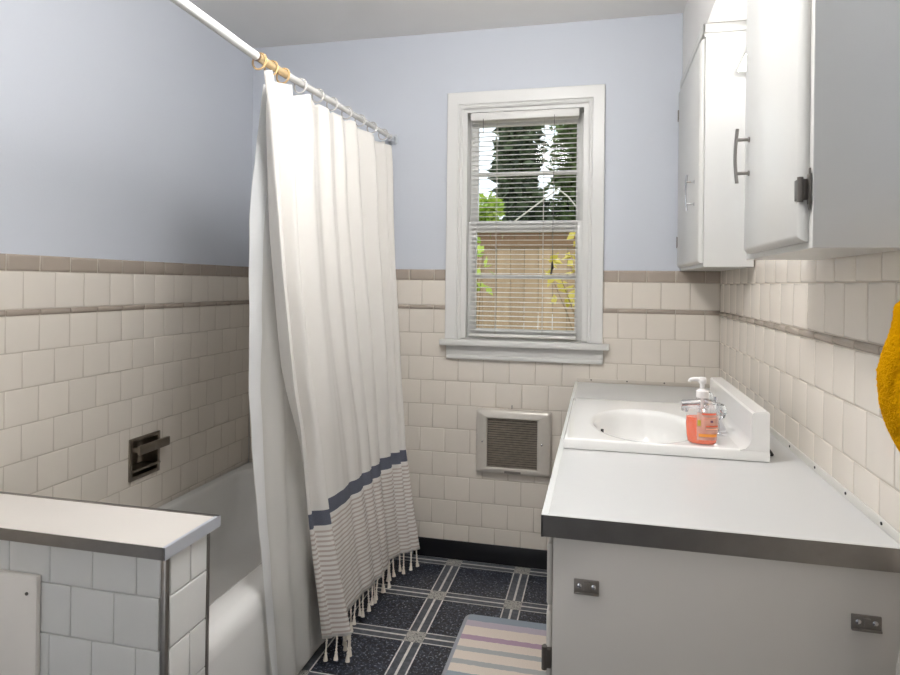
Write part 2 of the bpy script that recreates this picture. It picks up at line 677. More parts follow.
# ------------------------------------------------------------------ half wall
HX, HY0, HY1 = -0.832, 1.095, 1.2425
half = thing('half_wall', ((HX + XL) / 2, 1.17, 0.0), 'low tiled half wall at the tub end with a cream ledge edged in metal', 'half wall')
bm = bmesh.new()
box(bm, XL + 0.001, HX - 0.006, HY0 + 0.006, HY1, 0.0, 0.665)
obj('core', bm, M_GGROUT, half, smooth=False)
bm = bmesh.new()
PF = lambda a, z, o: Vector((a, HY0 + 0.006 - o, z))
PE = lambda a, z, o: Vector((HX - 0.006 + o, a, z))
z, k = 0.685, 0
while z > 0.02:
    zb = max(z - 0.1055, 0.001)
    zt_ = min(z, 0.664)
    tiles(bm, PF, courses(XL + 0.012, HX - 0.012, zb, zt_, -0.9005 + (0 if k % 2 == 0 else 0.0525), 0.105), th=0.006, g=0.0006)
    tiles(bm, PE, [(HY0 + 0.014, HY1 - 0.010, zb, zt_)] if k % 2 else [(HY0 + 0.014, 1.1755, zb, zt_), (1.1755, HY1 - 0.010, zb, zt_)], th=0.006, g=0.0012)
    z -= 0.1055
    k += 1
obj('tile_field', bm, M_GTILE, half, angle=60)
bm = bmesh.new()   # metal corner strips
box(bm, HX - 0.0115, HX + 0.0006, HY0 - 0.0006, HY0 + 0.0125, 0.0, 0.664, 0.003)
box(bm, HX - 0.0115, HX + 0.0006, HY1 - 0.0085, HY1 + 0.0006, 0.0, 0.664, 0.003)
obj('corner_strip', bm, M_STEEL, half)
CX1, CY0, CY1 = -0.821, 1.078, 1.264
bm = bmesh.new()
box(bm, XL + 0.007, CX1 - 0.0035, CY0 + 0.002, CY1 - 0.002, 0.6655, 0.6892)
obj('ledge_top', bm, M_LAMW, half, smooth=False)
bm = bmesh.new()
box(bm, XL + 0.007, CX1 - 0.001, CY0, CY0 + 0.0025, 0.6655, 0.690)
box(bm, XL + 0.007, CX1 - 0.001, CY1 - 0.0025, CY1, 0.6655, 0.690)
box(bm, XL + 0.007, CX1 - 0.001, CY1 - 0.010, CY1 - 0.0005, 0.6892, 0.6902)
obj('ledge_edging', bm, M_STEEL, half, smooth=False)
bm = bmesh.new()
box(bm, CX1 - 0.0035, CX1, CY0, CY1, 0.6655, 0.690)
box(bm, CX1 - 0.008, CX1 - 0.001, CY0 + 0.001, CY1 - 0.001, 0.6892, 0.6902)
tag(obj('end_edging', bm, mat('edging_painted_reflection', (206, 209, 217), 0.3, 0.35, var=0.04, vscale=40), half, smooth=False), 'metal strip on the free end, reflection painted into its colour')  # paler than the other edging: a bright reflection is put into its colour
pan = bxm(-1.49, -1.130, HY0 - 0.0125, HY0 - 0.0007, 0.05, 0.596, 0.0025)
pan = tag(obj('access_panel', pan, mat('panel_white', (236, 231, 224), 0.5, var=0.03), half), 'flat off-white board fixed over the front tiles')
bm = bmesh.new()
tube(bm, [(-1.154, HY0 - 0.0145, 0.5585), (-1.154, HY0 - 0.012, 0.5585)], 0.0035, 10)
obj('screw', bm, M_DARKMET, pan)

# ------------------------------------------------------------------ recessed soap dish
sd = thing('soap_dish', (XL, 2.009, 0.5), 'dark metal recessed soap dish with a grab bar, set in the tub wall tiles', 'soap dish')
M_OLDCH = mat('tarnished_chrome', (150, 142, 132), 0.28, 1.0, var=0.25, vscale=40)
y0, y1, z0, z1 = 1.929, 2.089, 0.494, 0.646
bm = bmesh.new()
for r in ((y0, y0 + 0.014, z0, z1), (y1 - 0.014, y1, z0, z1), (y0 + 0.014, y1 - 0.014, z0, z0 + 0.014), (y0 + 0.014, y1 - 0.014, z1 - 0.014, z1)):
    box(bm, XL + 0.0055, XL + 0.013, r[0], r[1], r[2], r[3], 0.002)
obj('dish_frame', bm, M_OLDCH, sd)
bm = bmesh.new()
a0, a1, b0, b1 = SOAP[0] + 0.001, SOAP[1] - 0.001, SOAP[2] + 0.001, SOAP[3] - 0.001
N = 8
rows = []
for i in range(N + 1):
    t = i / N * PI / 2
    dx = 0.07 * math.sin(t)
    s = 1 - math.cos(t)
    rows.append([(XL + 0.008 - dx, lerp(a0, (a0 + a1) / 2, 0.35 * s), lerp(b0, (b0 + b1) / 2, 0.25 * s)),
                 (XL + 0.008 - dx, lerp(a1, (a0 + a1) / 2, 0.35 * s), lerp(b0, (b0 + b1) / 2, 0.25 * s)),
                 (XL + 0.008 - dx, lerp(a1, (a0 + a1) / 2, 0.35 * s), lerp(b1, (b0 + b1) / 2, 0.35 * s)),
                 (XL + 0.008 - dx, lerp(a0, (a0 + a1) / 2, 0.35 * s), lerp(b1, (b0 + b1) / 2, 0.35 * s))])
vs = [[bm.verts.new(p) for p in r] for r in rows]
for A, B in zip(vs, vs[1:]):
    for k in range(4):
        bm.faces.new((A[k], A[(k + 1) % 4], B[(k + 1) % 4], B[k]))
bm.faces.new(vs[-1])
obj('recess_shell', bm, M_OLDCH, sd, angle=60)
bm = bmesh.new()
box(bm, XL + 0.010, XL + 0.044, y0 + 0.012, y0 + 0.028, 0.598, 0.616, 0.003)
box(bm, XL + 0.010, XL + 0.044, y1 - 0.020, y1 - 0.006, 0.598, 0.616, 0.003)
box(bm, XL + 0.036, XL + 0.048, y0 + 0.008, y1 + 0.012, 0.590, 0.624, 0.004)
obj('grab_bar', bm, M_OLDCH, sd)
bm = bmesh.new()
box(bm, XL - 0.05, XL + 0.014, y0 + 0.016, y1 - 0.016, 0.522, 0.528, 0.002)
tube(bm, [(XL + 0.018, y0 + 0.012, 0.530), (XL + 0.020, y1 - 0.012, 0.530)], 0.0045, 10)
obj('soap_tray', bm, M_OLDCH, sd)

# ------------------------------------------------------------------ vanity cabinet
VX0, VX1, VY0, VY1 = -0.075, XR - 0.0095, 1.135, D - 0.014
van = thing('vanity_cabinet', (0.2, 1.93, 0), 'white painted vanity cabinet under the laminate counter, its plain end panel toward the half wall side of the room', 'cabinet')
van['label'] = 'white painted bathroom vanity cabinet with plain end panel, under the grey-white counter'
bm = bmesh.new()
box(bm, VX0, VX1, VY0, VY0 + 0.018, 0.0, 0.7705, 0.0015)
box(bm, VX0, VX1, VY1 - 0.018, VY1, 0.0, 0.7705)
box(bm, VX1 - 0.012, VX1, VY0 + 0.018, VY1 - 0.018, 0.0, 0.7705)
box(bm, VX0 + 0.02, VX1, VY0 + 0.018, VY1 - 0.018, 0.09, 0.108)
for (q0, q1) in ((0.735, 0.7705), (0.635, 0.660), (0.09, 0.115)):
    box(bm, VX0, VX0 + 0.02, VY0 + 0.018, VY1 - 0.018, q0, q1)
for yy in (VY0 + 0.018, 1.64, 2.16, VY1 - 0.058):
    box(bm, VX0 + 0.0004, VX0 + 0.0196, yy, yy + 0.04, 0.10, 0.76)
box(bm, VX0 + 0.06, VX0 + 0.075, VY0 + 0.018, VY1 - 0.018, 0.0, 0.09)
obj('carcass', bm, mat('vanity_white_paint', (206, 202, 196), 0.35, var=0.015, vscale=5, bump=0.05, bscale=30), van)
M_VAN = MATS['vanity_white_paint']
for i, (q0, q1) in enumerate(((1.143, 1.655), (1.670, 2.170), (2.185, 2.700))):
    d = obj('drawer', bxm(VX0 - 0.011, VX0 - 0.0006, q0, q1, 0.642, 0.752, 0.0045, 3), M_VAN, van)
    bm = bmesh.new()
    lathe(bm, [(0.006, 0), (0.005, 0.012), (0.012, 0.018), (0.012, 0.024), (0.004, 0.027)], (0, 0, 0), 16)
    bmesh.ops.rotate(bm, verts=bm.verts, cent=(0, 0, 0), matrix=Matrix.Rotation(-PI / 2, 3, 'Y'))
    bmesh.ops.translate(bm, verts=bm.verts, vec=(VX0 - 0.0115, (q0 + q1) / 2, 0.70))
    obj('knob', bm, M_CHROME, d)
    d = obj('door', bxm(VX0 - 0.011, VX0 - 0.0006, q0, q1, 0.10, 0.632, 0.0045, 3), M_VAN, van)
    bm = bmesh.new()
    lathe(bm, [(0.006, 0), (0.005, 0.012), (0.012, 0.018), (0.012, 0.024), (0.004, 0.027)], (0, 0, 0), 16)
    bmesh.ops.rotate(bm, verts=bm.verts, cent=(0, 0, 0), matrix=Matrix.Rotation(-PI / 2, 3, 'Y'))
    bmesh.ops.translate(bm, verts=bm.verts, vec=(VX0 - 0.0115, q1 - 0.05, 0.56))
    obj('knob', bm, M_CHROME, d)
    if i == 0:
        bm = bmesh.new()
        box(bm, VX0 - 0.0165, VX0 - 0.001, VY0 + 0.001, VY0 + 0.018, 0.533, 0.568, 0.002)
        tube(bm, [(VX0 - 0.0135, VY0 + 0.004, 0.530), (VX0 - 0.0135, VY0 + 0.004, 0.571)], 0.005, 10)
        obj('hinge', bm, M_DARKMET, d)
for (xx0, xx1, q0, q1) in ((-0.038, 0.005, 0.675, 0.700), (0.397, 0.440, 0.6705, 0.6955)):
    bm = bmesh.new()
    box(bm, xx0, xx1, VY0 - 0.004, VY0 - 0.0003, q0, q1, 0.001)
    box(bm, xx0, xx1, VY0 - 0.007, VY0 - 0.0003, q0, q0 + 0.004, 0.001)
    box(bm, (xx0 + xx1) / 2 - 0.005, (xx0 + xx1) / 2 + 0.005, VY0 - 0.0065, VY0 - 0.001, q0 + 0.006, q1 - 0.004, 0.001)
    br = obj('mounting_bracket', bm, mat('worn_zinc', (136, 130, 124), 0.4, 0.5, var=0.2, vscale=120), van)
    for f in (0.22, 0.78):
        bm = bmesh.new()
        lathe(bm, [(0.0042, 0), (0.0042, 0.001), (0.002, 0.0022)], (0, 0, 0), 12)
        bmesh.ops.rotate(bm, verts=bm.verts, cent=(0, 0, 0), matrix=Matrix.Rotation(PI / 2, 3, 'X'))
        bmesh.ops.translate(bm, verts=bm.verts, vec=(lerp(xx0, xx1, f), VY0 - 0.0042, (q0 + q1) / 2 + 0.002))
        obj('screw', bm, M_CHROME, br)

# ------------------------------------------------------------------ counter with oval cut-out
KX0, KX1, KY0, KY1, KZ = -0.0956, XR - 0.0065, 1.124, D - 0.0085, 0.809
EC, EA, EB = (0.124, 1.828), 0.138, 0.208       # basin centre and half axes
ctr = thing('countertop', (0.19, 1.93, 0.771), 'long grey-white laminate counter with dark metal edging, along the right-hand wall', 'countertop')
ctr['label'] = 'long pale grey laminate counter with metal edging, holding the sink'


def ell(a, b, n=64):
    return [(EC[0] + a * math.cos(2 * PI * k / n), EC[1] + b * math.sin(2 * PI * k / n)) for k in range(n)]


def rect_ring(x0, x1, y0, y1, n=64):
    """points on the rectangle hit by the rays of the ellipse points"""
    out = []
    for k in range(n):
        c, s = EA * math.cos(2 * PI * k / n), EB * math.sin(2 * PI * k / n)
        ts = []
        if c > 1e-9:
            ts.append((x1 - EC[0]) / c)
        if c < -1e-9:
            ts.append((x0 - EC[0]) / c)
        if s > 1e-9:
            ts.append((y1 - EC[1]) / s)
        if s < -1e-9:
            ts.append((y0 - EC[1]) / s)
        t = min(ts)
        out.append([EC[0] + c * t, EC[1] + s * t])
    for cx, cy in ((x0, y0), (x0, y1), (x1, y0), (x1, y1)):
        i = min(range(n), key=lambda j: (out[j][0] - cx) ** 2 + (out[j][1] - cy) ** 2)
        out[i] = [cx, cy]
    return [tuple(p) for p in out]


bm = bmesh.new()
R = rect_ring(KX0 + 0.003, KX1, KY0 + 0.003, KY1)
E1 = ell(EA + 0.012, EB + 0.012)
loft(bm, [L3(E1, KZ - 0.001), L3(R, KZ - 0.001), L3(R, 0.7713), L3(E1, 0.7713), L3(E1, KZ - 0.001)], False)
bmesh.ops.remove_doubles(bm, verts=bm.verts, dist=1e-6)
obj('laminate_top', bm, M_LAM, ctr, smooth=False)
bm = bmesh.new()
box(bm, KX0, KX1, KY0, KY0 + 0.003, 0.7713, KZ)
box(bm, KX0, KX0 + 0.003, KY0, KY1, 0.7713, KZ)
box(bm, KX0, KX0 + 0.004, KY0, KY1, 0.7705, 0.7725)
obj('metal_edging', bm, M_STEEL, ctr, smooth=False)
bm = bmesh.new()
box(bm, KX0 + 0.0002, KX1, KY0 + 0.0002, KY0 + 0.0055, KZ - 0.0009, KZ + 0.0006)
box(bm, KX0 + 0.0002, KX0 + 0.012, KY0 + 0.0055, KY1, KZ - 0.0009, KZ + 0.0006)
box(bm, KX0 + 0.0120, KX0 + 0.0132, KY0 + 0.012, KY1, KZ - 0.0009, KZ - 0.0004)
tag(obj('edging_lip', bm, mat('lip_painted_glare', (240, 240, 238), 0.25, 0.2, var=0.02), ctr, smooth=False), 'top lip of the metal edging, glare painted into its colour')  # glare on the metal lip is painted in as a near-white colour
bm = bmesh.new()
box(bm, KX1 - 0.004, KX1 + 0.0002, KY0, KY1, KZ - 0.0009, KZ + 0.017, 0.0015)
wt = obj('wall_edging', bm, mat('white_metal_strip', (225, 222, 216), 0.3, 0.3), ctr)
bm = bmesh.new()
box(bm, KX0 + 0.005, KX1 - 0.005, KY1 - 0.004, KY1 + 0.0002, KZ - 0.0009, KZ + 0.015, 0.0015)
wt2 = obj('wall_edging', bm, mat('beige_metal_strip', (205, 197, 186), 0.35, 0.2), ctr)
for yy in (1.21, 1.37, 1.55, 1.74, 1.95, 2.18, 2.42):
    bm = bmesh.new()
    tube(bm, [(KX1 - 0.0055, yy, KZ + 0.009), (KX1 - 0.003, yy, KZ + 0.009)], 0.003, 8)
    obj('nail', bm, M_BLACK, wt)
for xx in (-0.030, 0.115, 0.262):
    bm = bmesh.new()
    tube(bm, [(xx, KY1 - 0.0055, KZ + 0.010), (xx, KY1 - 0.003, KZ + 0.010)], 0.003, 8)
    obj('nail', bm, M_BLACK, wt2)

# ------------------------------------------------------------------ sink
SX0, SX1, SY0, SY1, SZ = -0.083, 0.389, 1.600, 2.185, 0.834
sink = thing('sink', (0.15, 1.89, KZ), 'white moulded sink top with oval basin and raised backsplash, on the counter', 'sink')
bm = bmesh.new()
oR = rect_ring(SX0, SX1, SY0, SY1)
oI = rect_ring(SX0 + 0.004, SX1 - 0.001, SY0 + 0.004, SY1 - 0.004)
oJ = rect_ring(SX0 + 0.012, SX1 - 0.001, SY0 + 0.012, SY1 - 0.012)
lp = [L3(oR, KZ + 0.0008), L3(oR, SZ - 0.004), L3(oI, SZ), L3(oJ, SZ), L3(ell(EA + 0.012, EB + 0.012), SZ - 0.0005),
      L3(ell(EA + 0.003, EB + 0.003), SZ - 0.001), L3(ell(EA - 0.002, EB - 0.002), SZ - 0.004), L3(ell(EA - 0.006, EB - 0.007), SZ - 0.014), L3(ell(EA - 0.008, EB - 0.009), SZ - 0.020)]
for i in range(1, 9):
    t = i / 8
    f = math.cos(t * PI / 2 * 0.93) ** 0.62
    lp.append(L3(ell((EA - 0.008) * f, (EB - 0.009) * f), SZ - 0.020 - 0.115 * math.sin(t * PI / 2)))
loft(bm, lp, True)
obj('basin_top', bm, M_MARB, sink, angle=50)
bm = bmesh.new()
# backsplash with a coved foot, profile in X,Z extruded along Y
pr = [(SX1 - 0.0005, SZ - 0.002), (SX1 - 0.0005, 0.922), (SX1 - 0.004, 0.9255), (SX1 - 0.034, 0.9235), (SX1 - 0.038, 0.919), (SX1 - 0.040, 0.86), (SX1 - 0.044, 0.846), (SX1 - 0.052, 0.838), (SX1 - 0.064, SZ - 0.0003), (SX1 - 0.064, SZ - 0.002)]
A = [bm.verts.new((x, SY0 + 0.0005, z)) for x, z in pr]
B = [bm.verts.new((x, SY1 - 0.004, z)) for x, z in pr]
for k in range(len(pr)):
    bm.faces.new((A[k], A[(k + 1) % len(pr)], B[(k + 1) % len(pr)], B[k]))
bm.faces.new(A)
bm.faces.new(B[::-1])
obj('backsplash', bm, M_MARB, sink, angle=30)
bm = bmesh.new()
lathe(bm, [(0.0, 0.0), (0.020, 0.0), (0.022, 0.002), (0.014, 0.004), (0.001, 0.002)], (EC[0], EC[1], SZ - 0.1335), 20, cap=False)
obj('drain', bm, M_CHROME, sink)
bm = bmesh.new()
c = Vector((0.0120, 1.868, 0.797))
tube(bm, [c + Vector((0, 0, -0.0065)), c + Vector((0.0, 0, 0.0065))], 0.0045, 10)
obj('overflow_slot', bm, M_BLACK, sink)

# faucet, bolted to the sink deck
fau = thing('faucet', (0.300, 1.85, SZ), 'chrome faucet with clear knob handles on the sink deck, behind the soap bottle', 'faucet')
bm = bmesh.new()
loft(bm, [L3(rrect(0.274, 0.326, 1.728, 1.972, 0.024, 6), SZ + 0.0005), L3(rrect(0.274, 0.326, 1.728, 1.972, 0.024, 6), SZ + 0.007), L3(rrect(0.280, 0.320, 1.734, 1.966, 0.020, 6), SZ + 0.012)], True, True)
obj('base_plate', bm, M_CHROME, fau)
bm = bmesh.new()
tube(bm, [(0.306, 1.85, SZ + 0.010), (0.306, 1.85, 0.872), (0.302, 1.85, 0.886), (0.288, 1.85, 0.893), (0.265, 1.85, 0.893), (0.224, 1.85, 0.889)],
     [0.017, 0.0165, 0.0155, 0.0145, 0.0135, 0.0125], 18)
tube(bm, [(0.234, 1.85, 0.889), (0.232, 1.85, 0.872)], [0.010, 0.0095], 14)
obj('spout', bm, M_CHROME, fau)
M_ACRYL = mat('clear_acrylic', (245, 247, 247), 0.03, trans=0.92, var=0.0, ior=1.4)
for yy in (1.752, 1.948):
    bm = bmesh.new()
    lathe(bm, [(0.021, 0), (0.021, 0.006), (0.016, 0.016), (0.011, 0.022), (0.009, 0.030)], (0.300, yy, SZ + 0.010), 20)
    h = obj('handle', bm, M_CHROME, fau)
    bm = bmesh.new()
    prof = [(0.010, 0.0), (0.019, 0.006), (0.0235, 0.016), (0.0235, 0.028), (0.018, 0.038), (0.008, 0.042)]
    lathe(bm, prof, (0.300, yy, SZ + 0.039), 10)
    obj('crystal_knob', bm, M_ACRYL, h, smooth=False)
bm = bmesh.new()
tube(bm, [(0.318, 1.885, SZ + 0.010), (0.318, 1.885, 0.90)], 0.0025, 8)
lathe(bm, [(0.0025, 0), (0.006, 0.004), (0.004, 0.012)], (0.318, 1.885, 0.898), 12)
obj('lift_rod', bm, M_CHROME, fau)

# ------------------------------------------------------------------ soap bottle
BC = (0.246, 1.640)
ba = math.atan2(1, 0) + 0.15
sb = thing('soap_bottle', (BC[0], BC[1], SZ), 'clear pump bottle of orange liquid hand soap standing on the sink rim', 'soap bottle')
b_pts = [(0.0, 0.030), (0.004, 0.0335), (0.02, 0.0360), (0.045, 0.0378), (0.065, 0.0370), (0.082, 0.0330), (0.096, 0.0260), (0.104, 0.0180), (0.108, 0.0140), (0.113, 0.0130)]
rot = -0.15


def soap_mat(name, col, al, rough=0.08):
    m = bpy.data.materials.new(name)
    t = NT(m)
    c = t.mix(t.noise(40, 2), lin(col), tuple(v * 0.92 for v in lin(col)[:3]) + (1,))
    t.l.new(c, t.b.inputs['Base Color'])
    t.b.inputs['Roughness'].default_value = rough
    t.b.inputs['Alpha'].default_value = al
    t.b.inputs['Coat Weight'].default_value = 0.5
    return m


bm = bmesh.new()
lathe(bm, [(r, z + 0.0008) for z, r in b_pts], (BC[0], BC[1], SZ), 32, 1.0, 0.62, rot)
obj('bottle_shell', bm, soap_mat('clear_plastic', (246, 238, 234), 0.16), sb, angle=60)
bm = bmesh.new()
lq = [(z, r) for z, r in b_pts if z <= 0.062] + [(0.0625, 0.0372)]
lathe(bm, [(r - 0.0012, z + 0.002) for z, r in lq], (BC[0], BC[1], SZ), 32, 1.0, 0.60, rot)
liq = soap_mat('orange_soap', (255, 98, 22), 1.0, 0.2)
NT(liq).b.inputs['Subsurface Weight'].default_value = 0.2
NT(liq).b.inputs['Subsurface Radius'].default_value = (0.03, 0.012, 0.005)
obj('liquid_soap', bm, liq, sb, angle=60)
M_PUMP = mat('white_translucent_plastic', (240, 236, 234), 0.25, var=0.01)
bm = bmesh.new()
lathe(bm, [(0.0150, 0.112), (0.0155, 0.114), (0.0150, 0.128), (0.0090, 0.131), (0.0060, 0.133), (0.0055, 0.148)], (BC[0], BC[1], SZ), 20)
pm = obj('pump', bm, M_PUMP, sb)
bm = bmesh.new()
lathe(bm, [(0.0080, 0.146), (0.0095, 0.149), (0.0095, 0.157), (0.0070, 0.161)], (BC[0], BC[1], SZ), 20)
tube(bm, [(BC[0] - 0.004, BC[1], SZ + 0.155), (BC[0] - 0.020, BC[1] - 0.002, SZ + 0.156), (BC[0] - 0.028, BC[1] - 0.003, SZ + 0.154), (BC[0] - 0.031, BC[1] - 0.003, SZ + 0.149)], [0.0062, 0.0050, 0.0042, 0.0036], 10)
obj('pump_head', bm, M_PUMP, pm)
bm = bmesh.new()
tube(bm, [(BC[0], BC[1], SZ + 0.010), (BC[0], BC[1], SZ + 0.113)], 0.0035, 8)
obj('dip_tube', bm, M_PUMP, sb)


def patch(bm, a0, a1, z0, z1, off, n=8, nz=4):
    g = []
    for j in range(nz + 1):
        z = lerp(z0, z1, j / nz)
        r = interp(z, [p[0] for p in b_pts], [p[1] for p in b_pts]) + off
        row = []
        for i in range(n + 1):
            a = lerp(a0, a1, i / n)
            x, y = r * math.cos(a), r * 0.62 * math.sin(a)
            row.append(bm.verts.new((BC[0] + x * math.cos(rot) - y * math.sin(rot), BC[1] + x * math.sin(rot) + y * math.cos(rot), SZ + z + 0.0008)))
        g.append(row)
    for j in range(nz):
        for i in range(n):
            bm.faces.new((g[j][i], g[j][i + 1], g[j + 1][i + 1], g[j + 1][i]))


def label_mat():
    m = soap_mat('label_film', (250, 220, 204), 0.42)
    return m


bm = bmesh.new()
patch(bm, -PI * 0.60, -PI * 0.10, 0.012, 0.078, 0.0007)
lab = obj('label_film', bm, label_mat(), sb, angle=60)
for (a0, a1, q0, q1, col, nm) in ((-0.50, -0.16, 0.0725, 0.0765, (226, 92, 58), 'print_line'), (-0.46, -0.20, 0.064, 0.067, (206, 150, 130), 'print_line'),
                                  (-0.42, -0.14, 0.044, 0.0475, (214, 96, 60), 'print_line'), (-0.42, -0.14, 0.038, 0.0405, (235, 190, 160), 'print_line'),
                                  (-0.56, -0.16, 0.020, 0.027, (255, 168, 74), 'print_line'), (-0.335, -0.275, 0.055, 0.060, (84, 60, 92), 'print_dot'),
                                  (-0.58, -0.52, 0.046, 0.060, (190, 178, 60), 'print_leaf')):
    bm = bmesh.new()
    patch(bm, PI * a0, PI * a1, q0, q1, 0.0012, 8, 2)
    obj(nm, bm, mat('print_%d_%d_%d' % col, col, 0.4), lab, angle=60)

# small dark stopper behind the backsplash
bm = bmesh.new()
lathe(bm, [(0.011, 0), (0.012, 0.003), (0.008, 0.009), (0.004, 0.014)], (0.402, 1.668, KZ + 0.0006), 16)
tag(obj('stopper', bm, M_BLACK), 'small black stopper on the counter behind the backsplash corner', 'stopper')

# ------------------------------------------------------------------ upper cabinets
CBX, CBZ = 0.320, 1.2765


def bow_handle(name, parent, x, y, z0, z1, p0, p1, m, out=0.024):
    bm = bmesh.new()
    pts = [(x - out - 0.004 * math.sin(PI * k / 10), y, lerp(z0, z1, k / 10)) for k in range(11)]
    tube(bm, pts, 0.0036, 10)
    for z in (p0, p1):
        tube(bm, [(x - 0.0002, y, z), (x - out - 0.002, y, z)], 0.0036, 10)
        tube(bm, [(x - 0.0002, y, z), (x - 0.003, y, z)], 0.006, 12)
    return obj(name, bm, m, parent)


def cab_hinge(parent, x, y, z0, z1, s):
    """semi-concealed hinge: barrel on the door edge, leaf on the frame (toward s)"""
    bm = bmesh.new()
    zc = (z0 + z1) / 2
    e = y + s * 0.006                 # door edge
    box(bm, x - 0.0015, x + 0.0035, min(e, e - s * 0.016), max(e, e - s * 0.016), z0 + 0.003, z1 - 0.003, 0.001)
    box(bm, x - 0.0015, x + 0.0140, min(e, e + s * 0.004), max(e, e + s * 0.004), z0 + 0.003, z1 - 0.003, 0.001)
    tube(bm, [(x + 0.002, e + s * 0.003, z0), (x + 0.002, e + s * 0.003, z1)], 0.0045, 10)
    box(bm, x + 0.0125, x + 0.0152, min(e, e + s * 0.0145), max(e, e + s * 0.0145), z0 - 0.004, z1 + 0.004, 0.0005)
    for q in (z0 - 0.008, z1 + 0.008):
        box(bm, x + 0.0125, x + 0.0148, min(e + s * 0.007, e + s * 0.012), max(e + s * 0.007, e + s * 0.012), q - 0.005, q + 0.005, 0.0005)
    return obj('hinge', bm, M_DARKMET, parent)


cabn = thing('wall_cabinet', (0.4, 1.31, CBZ), 'white wall cabinet nearest the camera, with bow handle and dark hinge', 'cabinet')
NY0, NY1 = 1.082, 1.535
obj('carcass', bxm(CBX, XR - 0.0108, NY0, NY1, CBZ, SOF_Z - 0.0006, 0.001), M_CAB, cabn, smooth=False)


def lipped_door(parent, y0, y1, z0, z1):
    xf, xb = CBX - 0.016, CBX - 0.0006
    lps = []
    for ins, x in ((0.0, xb), (0.0, xb - 0.004), (0.002, xb - 0.008), (0.006, xb - 0.0125), (0.012, xf), ):
        lps.append([Vector((x, y, z)) for y, z in ((y0 + ins, z0 + ins), (y1 - ins, z0 + ins), (y1 - ins, z1 - ins), (y0 + ins, z1 - ins))])
    bm = bmesh.new()
    loft(bm, lps, True, True)
    return obj('door', bm, M_CAB, parent, angle=30)


dn = lipped_door(cabn, 1.098, 1.494, 1.2875, 2.030)
bow_handle('handle', dn, CBX - 0.016, 1.44, 1.434, 1.549, 1.455, 1.526, mat('satin_nickel', (150, 146, 142), 0.3, 1.0))
cab_hinge(dn, CBX - 0.0165, 1.104, 1.350, 1.389, -1)
cab_hinge(dn, CBX - 0.0165, 1.104, 1.900, 1.939, -1)

cabf = thing('wall_cabinet', (0.4, 2.44, CBZ), 'white wall cabinet in the corner beside the window wall, with chrome handle', 'cabinet')
FY0, FY1 = 2.140, D - 0.0092
obj('carcass', bxm(CBX, XR - 0.0108, FY0, FY1, CBZ + 0.002, SOF_Z - 0.0006, 0.001), M_CAB, cabf, smooth=False)
bm = bmesh.new()
box(bm, CBX - 0.010, XR - 0.012, FY0 - 0.010, FY0 - 0.0003, SOF_Z - 0.030, SOF_Z - 0.0008, 0.003)
box(bm, CBX - 0.010, CBX - 0.0003, FY0 - 0.010, FY1 - 0.001, SOF_Z - 0.030, SOF_Z - 0.0008, 0.003)
box(bm, CBX - 0.0052, XR - 0.012, FY0 - 0.005, FY0 - 0.0003, SOF_Z - 0.042, SOF_Z - 0.0305, 0.002)
obj('crown_strip', bm, M_CAB, cabf)
df = lipped_door(cabf, 2.150, 2.712, 1.290, 2.008)
bow_handle('handle', df, CBX - 0.016, 2.235, 1.468, 1.588, 1.490, 1.565, M_CHROME)
for q in (1.372, 1.885):
    cab_hinge(df, CBX - 0.0165, 2.700, q, q + 0.045, 1)

# fluorescent fixture in the bay between the cabinets
lt = thing('vanity_light', (0.44, 1.84, 1.883), 'white lit light fixture on the wall between the two wall cabinets', 'light fixture')
bm = bmesh.new()
pr = [(XR - 0.0115, 1.878), (XR - 0.0115, 1.960), (0.448, 1.960), (0.448, 1.878)]
A = [bm.verts.new((x, 1.575, z)) for x, z in pr]
B = [bm.verts.new((x, 2.110, z)) for x, z in pr]
for k in range(4):
    bm.faces.new((A[k], A[(k + 1) % 4], B[(k + 1) % 4], B[k]))
bm.faces.new(A)
bm.faces.new(B[::-1])
obj('housing', bm, M_TRIM, lt, smooth=False)
bm = bmesh.new()
pr = [(0.4475, 1.8825), (0.4475, 1.952), (0.438, 1.950), (0.407, 1.8825)]
A = [bm.verts.new((x, 1.580, z)) for x, z in pr]
B = [bm.verts.new((x, 2.105, z)) for x, z in pr]
for k in range(4):
    bm.faces.new((A[k], A[(k + 1) % 4], B[(k + 1) % 4], B[k]))
obj('diffuser', bm, emit('lit_diffuser', (252, 250, 248), LAMP_TUBE), lt, smooth=False)
for q0, q1 in ((1.576, 1.5795), (2.1055, 2.109)):
    bm = bmesh.new()
    A = [bm.verts.new((x, q0, z)) for x, z in pr]
    B = [bm.verts.new((x, q1, z)) for x, z in pr]
    for k in range(4):
        bm.faces.new((A[k], A[(k + 1) % 4], B[(k + 1) % 4], B[k]))
    bm.faces.new(A)
    bm.faces.new(B[::-1])
    obj('end_cap', bm, M_TRIM, lt, smooth=False)

# ceiling lamp
LCX, LCY = -0.34, 1.12
cl = thing('ceiling_light', (LCX, LCY, CEIL), 'round white glass globe lamp hanging from the ceiling over the middle of the room', 'ceiling light')
bm = bmesh.new()
lathe(bm, [(0.075, -0.0005), (0.075, -0.012), (0.060, -0.024), (0.016, -0.030), (0.016, -0.060), (0.045, -0.066), (0.045, -0.085)], (LCX, LCY, CEIL - 0.0004), 32)
obj('lamp_mount', bm, M_TRIM, cl)
bm = bmesh.new()
prof = [(0.12 * math.sin(math.radians(a)), -0.195 + 0.12 * math.cos(math.radians(a))) for a in range(22, 180, 9)] + [(0.002, -0.315)]
lathe(bm, prof, (LCX, LCY, CEIL), 32)
obj('glass_globe', bm, emit('lit_glass', (252, 251, 250), LAMP_CEIL), cl)

